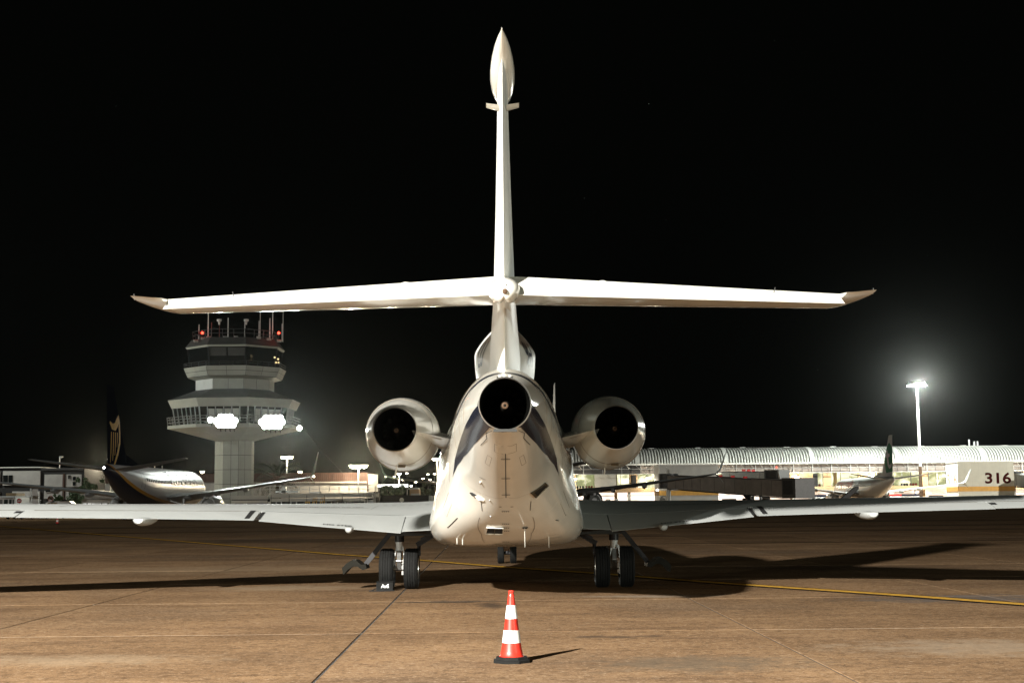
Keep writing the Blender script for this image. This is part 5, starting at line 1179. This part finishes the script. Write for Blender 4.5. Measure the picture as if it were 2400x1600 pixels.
# lamp posts
LG = 'street lamps beyond the apron'
def post(px, py, d, label, heads, mk='lens_small', s=.22, light=0, col=(1, .85, .6), pole='mast_white'):
    x, z = gx(px, d), gz(px, py, d); t = thing('lamp_post', label, 'lamp post', (x, d, 0), 0, LG)
    MB().cyl((x, d, 0), (x, d, z), .11, .07, 8).build('pole', pole, t)
    for dx in heads:
        o = MB().rbox(x+dx-s*1.2, x+dx+s*1.2, d-.3, d+.3, z, z+.14, .04).build('lamp_head', 'steel_grey', t)
        MB().lathe([(-s*.8, .02), (-s*.55, s*.7), (0, s)], (x+dx, d-.05, z), 'z', 12, True).build('lens', mk, o, 60)
        if abs(dx) > .1: MB().bar((x, d, z-.1), (x+dx, d, z+.05), .06).build('arm', pole, t)
    if light: lamp('lamp_post_light', (x, d-.7, z-.3), light*.8, col, .25, aim=(0, 0, 1.6), cone=34, blend=.8); lamp('lamp_post_light', (x, d-.6, z-.5), light*.12, col, .25)  # first spot is added for the halo, aimed at the camera
post(672, 1071, 255, 'twin-headed lamp post behind the palm tree', (-.6, .6), 'lens_warm', .5, 22000)
post(839, 1091, 232, 'blazing floodlight post above the brown hangar end', (-.9, -.3, .3, .9), 'lens_warm', .62, 60000, pole='steel_grey')
post(703, 1106, 250, 'single street lamp right of the palm tree', (0,), 'lens_small', .36, 7000)
post(475, 1105, 240, 'single street lamp between the airliner and the tower shaft', (0,), 'lens_small', .36, 7000)
post(262, 1078, 200, 'bright street lamp just left of the dark airliner fin', (0,), 'lens_warm', .42, 16000)
post(142, 1072, 205, 'unlit street lamp behind the office building', (.2,), 'concrete_pale', .2)
post(1023, 1075, 240, 'tall twin-headed lamp post close beside the jet fuselage', (-.5, .5), 'lens_warm', .4, 14000)
post(934, 1110, 235, 'street lamp just under the left engine pod', (0,), 'lens_warm', .34, 8000)
for i, (px, py, d, lab) in enumerate(((922.5, 1117, 330, 'faint far lamp left of the lamp under the left engine'), (952, 1108.5, 300, 'far lamp touching the bottom right of the left engine pod'), (941.5, 1123.5, 320, 'far lamp low between the two left engine lamps'), (973, 1129, 310, 'far lamp just above the hidden airliner wing'),
                                      (989.5, 1121, 330, 'far lamp left of the pair near the fuselage'), (1006, 1123.5, 340, 'far lamp below the pair near the fuselage'), (1001, 1111, 320, 'left lamp of the far pair near the fuselage'), (1016.5, 1110, 320, 'right lamp of the far pair near the fuselage'),
                                      (981, 1149, 300, 'tiny low far lamp right of the tan kiosk'), (962, 1138, 300, 'tiny far lamp over the tan kiosk'))):
    post(px, py, d, lab, (0,), 'lens_small', .26, pole='steel_dark')
# palm and leafy trees
def palm(px, d, zc, R, n, label):
    x = gx(px, d); t = thing('palm_tree', label, 'tree', (x, d, 0)); rnd = random.Random(3)
    MB().tube([(x, d, 0), (x+.1, d, zc*.5), (x, d, zc)], [.45, .34, .38], 10).build('trunk', 'bark', t, 50)
    m = MB()
    for k in range(n):
        a = rnd.uniform(0, 2*pi); el = rnd.uniform(-.5, 1.35); L = R*rnd.uniform(.8, 1.1); P = []
        for i in range(9):
            q = i/8; e = el-1.5*q*q; h_ = Vector((cos(a), sin(a), 0))
            P.append((P[-1] if P else Vector((x, d, zc)))+(h_*cos(e)+Vector((0, 0, sin(e))))*L/8)
        for i in range(1, 8):
            p, d_ = P[i], (P[i+1]-P[i]).normalized(); sd_ = d_.cross(Vector((0, 0, 1))); sd_ = sd_.normalized() if sd_.length > .01 else Vector((1, 0, 0))
            for s in (-1, 1):
                for jj in (0, .5):
                    q0 = p+d_*jj*L/8; tip = q0+sd_*s*L*.17*(1-abs(i-3.5)/7)+d_*L*.08+Vector((0, 0, -.12*L*.5)); m.add([q0-d_*.05, q0+d_*.05, tip], [(0,1,2)])
            m.add([p-sd_*.025, p+sd_*.025, P[i+1]], [(0,1,2)])
    m.build('crown', 'leaf_palm', t, None, False, False)
palm(652, 205, 4.6, 4.2, 46, 'big dark palm tree in front of the brown hangar, right of the tower')
def bush(px, py, d, rx, rz, n, label, mk='leaf', name='leafy_tree', cat='tree', trunk=True):
    x, z = gx(px, d), gz(px, py, d); t = thing(name, label, cat, (x, d, 0)); rnd = random.Random(int(px))
    if trunk:
        m = MB().tube([(x, d, 0), (x+.1, d, z*.6), (x, d, z)], [.16, .12, .08], 8)
        for k in range(4): a = k*1.6; m.tube([(x, d, z*.7), (x+cos(a)*rx*.5, d+sin(a)*rx*.5, z+rz*.3)], [.07, .03], 6)
        m.build('trunk', 'bark', t)
    m = MB(); cl = [(Vector((rnd.gauss(0, .45)*rx, rnd.gauss(0, .4)*rx, rnd.gauss(0, .4)*rz)), rnd.uniform(.25, .5)) for _ in range(16)]
    for _ in range(n):
        c, r = rnd.choice(cl); u = Vector((rnd.gauss(0, 1), rnd.gauss(0, 1), rnd.gauss(0, 1))).normalized()*r*min(rx, rz)*rnd.uniform(.5, 1.1)
        p = Vector((x, d, z))+c+u; p.z = max(.1, p.z); a = Vector((rnd.uniform(-1, 1), rnd.uniform(-1, 1), rnd.uniform(-1, 1))).normalized()*.16; b_ = a.orthogonal().normalized()*.09
        m.add([p-a, p+b_, p+a, p-b_], [(0,1,2,3)])
    m.build('crown', mk, t, None, False, False)
bush(205, 1143, 187, 1.6, .9, 1100, 'leafy tree before the brown hangar wall, left of the airliner tail'); bush(185, 1172, 180, .9, 1.6, 900, 'dark upright tree left of the lit annexe'); bush(142, 1168, 180, .7, .5, 400, 'small shrub before the office building', 'leaf', 'shrub', 'shrub', False)
bush(938, 1151, 200, 1.1, .7, 900, 'lit green tree behind the black shed', 'leaf'); bush(905, 1150, 203, 1.2, .8, 800, 'darker leafy tree left of the lit green tree', 'leaf'); bush(995, 1152, 260, 2.2, 1.2, 700, 'dim tree mass beyond the kiosk, close to the fuselage', 'leaf_palm')
# vehicles under and behind the left wing
def wheels(t, xs, y, r=.3):
    for x in xs: MB().lathe([(-.1, r*.5), (-.12, r*.85), (-.09, r), (.09, r), (.12, r*.85), (.1, r*.5)], (x, y, r), 'x', 16, True, True).build('wheel', 'rubber', t, 30)
d = 168; t = thing('apron_bus', 'white glazed apron bus at the far left edge behind the wing', 'bus', (gx(15, d), d, 0))
bx0, bx1 = gx(-25, d), gx(40, d)
MB().rbox(bx0, bx1, d, d+9, .45, 2.65, .18).build('body', 'vehicle_white', t); wheels(t, (bx0+.4, bx1-.4), d+1.2, .42)
for a, b in ((-22, -2), (1, 4), (6, 8), (9, 11), (15, 24), (27, 33), (35, 38)): MB().box(gx(a, d), gx(b, d), d-.03, d+.05, 1.0, 2.25).build('window', 'glass_vehicle', t)
MB().box(gx(12, d), gx(36, d), d+1, d+4, 2.66, 3.0).build('roof_unit', 'vehicle_tan', t)
d = 165; t = thing('boarding_stairs', 'white mobile boarding stairs beside the no-entry sign', 'boarding stairs', (gx(82, d), d, 0))
for k in range(9): MB().box(gx(73, d), gx(86, d), d+.25*k, d+.25*k+.3, .35+.22*k, .42+.22*k).build('step', 'cone_white', t)
MB().prism([(gx(83, d), .3), (gx(110, d), .3), (gx(95, d), 1.9), (gx(93, d), 3.4), (gx(81, d), 3.4), (gx(80, d), 1.8)], lambda x, z: (x, d-.05, z), lambda x, z: (x, d+.05, z)).build('side_panel', 'vehicle_white', t)
MB().bar((gx(60, d), d+2.4, 3.5), (gx(78, d), d+.2, 1.7), .07).bar((gx(60, d), d+2.4, 3.5), (gx(60, d), d+2.4, .8), .12).bar((gx(64, d), d+2.4, 3.3), (gx(70, d), d+1.2, 2.1), .05).build('handrail', 'cone_white', t)
MB().prism([(gx(59, d), 1.9), (gx(64, d), 1.9), (gx(63, d), 3.4), (gx(59.5, d), 3.4)], lambda x, z: (x, d+2.2, z), lambda x, z: (x, d+2.3, z)).build('side_panel', 'vehicle_white', t)
MB().box(gx(52, d), gx(108, d), d-.2, d+3.2, .30, .42).build('chassis', 'black_flat', t); wheels(t, (gx(57, d), gx(80, d), gx(102, d)), d+.1, .26)
d = 166; t = thing('tank_trailer', 'white tank trailer with a tan rear panel under the airliner wing', 'trailer', (gx(142, d), d, 0))
x0, x1 = gx(112, d), gx(172, d)
MB().prism([(x0, .5), (x1, .5), (x1, 1.7), (x1-.35, 2.0), (x0+.35, 2.0), (x0, 1.8)], lambda x, z: (x, d, z), lambda x, z: (x, d+1.8, z)).build('tank', 'vehicle_white', t, 30)
MB().rbox(gx(117, d), gx(139, d), d-.14, d-.02, .6, 1.85, .05).build('rear_panel', 'vehicle_tan', t)
MB().box(x0-.2, x1+.6, d+.1, d+1.7, .36, .5).build('chassis', 'black_flat', t); wheels(t, (gx(114, d), gx(152, d)), d+.2, .27)
d = 163; t = thing('baggage_dolly', 'low dark baggage dolly with red corner tapes under the left wing', 'dolly', (gx(40, d), d, 0))
MB().box(gx(-10, d), gx(70, d), d, d+1.4, .32, .44).build('deck', 'black_flat', t); wheels(t, (gx(24, d), gx(56, d), gx(2, d)), d+.1, .22)
for px in (52.5, 60, 81): MB().box(gx(px, d), gx(px+1.8, d), d-.02, d+.06, .08, .42).build('tape', 'red_flat', t)
# yellow work platforms before the service building
for i, (px, lab) in enumerate(((721, 'left frame of the yellow work platforms before the service building'), (733, 'middle yellow work platform, tilted, before the service building'), (751, 'right yellow work platform, tilted, before the service building'))):
    d = 174+i*.3; t = thing('work_platform', lab, 'platform', (gx(px, d), d, 0), 0, 'yellow work platforms'); lean = 0 if i == 0 else .5
    xa, xb = gx(px-4.5, d), gx(px+4.5, d)
    for x in (xa, (xa+xb)/2, xb): MB().bar((x, d, 0), (x+lean*.6, d, 2.1 if i else 1.75), .07).build('upright', 'yellow_rail', t)
    for z in (.6, 1.1, 1.6, 2.0 if i else 1.7): MB().bar((xa+lean*z*.3, d, z), (xb+lean*z*.3, d, z+lean*.4), .07).build('rail', 'yellow_rail', t)
d = 172; t = thing('hand_rack', 'pale upright rack of cones at the service building windows', 'rack', (gx(828, d), d, 0))
for px in (817, 829, 839): MB().cyl((gx(px, d), d, 0), (gx(px, d), d, 1.3), .14, .05, 10).build('cone_stack', 'yellow_rail', t)
MB().box(gx(814, d), gx(842, d), d-.2, d+.2, .02, .1).build('tray', 'steel_grey', t)
d = 160; t = thing('orange_tug', 'small orange tug under the airliner wing, left of the service building', 'tug', (gx(537, d), d, 0))
MB().rbox(gx(528, d), gx(546, d), d, d+2, .3, .95, .08).build('body', 'yellow_rail', t); MB().rbox(gx(530, d), gx(536, d), d+.6, d+1.2, .95, 1.35, .05).build('seat', 'black_flat', t); wheels(t, (gx(530, d), gx(543, d)), d+.2, .28)
# carts, barrier and air-stairs at the right
for i, px in enumerate((2290, 2325, 2352)):
    d = 200; t = thing('baggage_cart', ('left', 'middle', 'right')[i]+' baggage cart of the row seen under the right wing tip', 'baggage cart', (gx(px, d), d, 0), 0, 'baggage carts under the right wing')
    x = gx(px, d); MB().box(x-.9, x+.9, d, d+1.5, .35, .48).build('deck', 'steel_dark', t); MB().box(x-.9, x-.82, d, d+1.5, .48, 1.6).box(x-.82, x+.9, d+1.4, d+1.5, .48, 1.6).build('side', 'yellow_rail' if i != 1 else 'vehicle_tan', t); MB().box(x-.9, x+.9, d, d+1.5, 1.6, 1.68).build('canopy', 'vehicle_tan', t); wheels(t, (x-.6, x+.6), d+.15, .2)
d = 198; t = thing('chevron_barrier', 'red and white chevron barrier at the right edge under the wing', 'barrier', (gx(2376, d), d, 0))
MB().box(gx(2364, d), gx(2386, d), d, d+.15, .15, .75).build('board', 'cone_white', t)
for k in range(5):
    x = gx(2366+k*4, d); MB().add([(x, d-.006, .2), (x+.1, d-.006, .2), (x+.22, d-.006, .45), (x+.1, d-.006, .7), (x, d-.006, .7), (x+.12, d-.006, .45)], [(0,1,2,3,4,5)]).build('chevron', 'red_flat', t)
d = 251; t = thing('airstairs', 'dark mobile airstairs against the green-tailed airliner', 'airstairs', (gx(1985, d), d, 0))
xa, xb = gx(1960, d), gx(2006, d)
MB().prism([(xa, .6), (xa+.5, .6), (xb, 3.1), (xb, 3.6), (xb-.4, 3.6), (xa, 1.2)], lambda x, z: (x, d, z), lambda x, z: (x, d+1.2, z)).build('stair_flight', 'steel_dark', t)
MB().bar((xa, d, 1.9), (xb, d, 4.3), .1).bar((xa, d, .9), (xa, d, 1.9), .08).bar((xb, d, 3.4), (xb, d, 4.3), .08).build('handrail', 'steel_grey', t); MB().box(xa+.3, xb-.4, d+.2, d+1.4, .4, .6).build('chassis', 'black_flat', t); wheels(t, (xa+.7, xb-.8), d+.2, .3)
for i, (px, w_, mk) in enumerate(((1912, 3.4, 'letter_navy'), (2085, 3.6, 'red_flat'), (2130, 4.0, 'letter_navy'))):
    d = 288; x = gx(px, d); t = thing('service_truck', ('blue-topped service truck left of the green-tailed airliner', 'red service truck under the green-tailed airliner wing', 'dark blue service truck beside the mast foot')[i], 'truck', (x, d, 0), 0, 'trucks before the terminal')
    MB().rbox(x-w_/2, x+w_/2, d, d+2, .5, 1.9, .1).build('body', 'vehicle_white', t); MB().box(x-w_/2, x+w_/2, d-.05, d+2, 1.9, 2.25).build('roof', mk, t); MB().box(x-w_/2, x+w_/2, d-.03, d+.02, .5, .75).build('skirt', 'red_flat', t); wheels(t, (x-w_*.3, x+w_*.3), d+.2, .4)
    for k in (-.3, .0, .3): MB().box(x+k*w_-.25, x+k*w_+.25, d-.03, d+.03, 1.1, 1.6).build('window', 'glass_vehicle', t)

# ---------------------------------------------------------------- night air
hz = MB().box(-260, 320, -200, 420, -1.2, 30).build('haze', 'white_paint'); hm = bpy.data.materials.new('night_haze'); hm.use_nodes = True
hn = hm.node_tree; hn.nodes.clear(); ho = hn.nodes.new('ShaderNodeOutputMaterial'); hv = hn.nodes.new('ShaderNodeVolumePrincipled')
hv.inputs['Color'].default_value = (.95, 1, .95, 1); hv.inputs['Density'].default_value = .000018; hv.inputs['Anisotropy'].default_value = .97
hn.links.new(hv.outputs[0], ho.inputs['Volume']); hz.data.materials.clear(); hz.data.materials.append(hm); tag(hz, 'thin night haze lit around the lamps', kind='stuff')
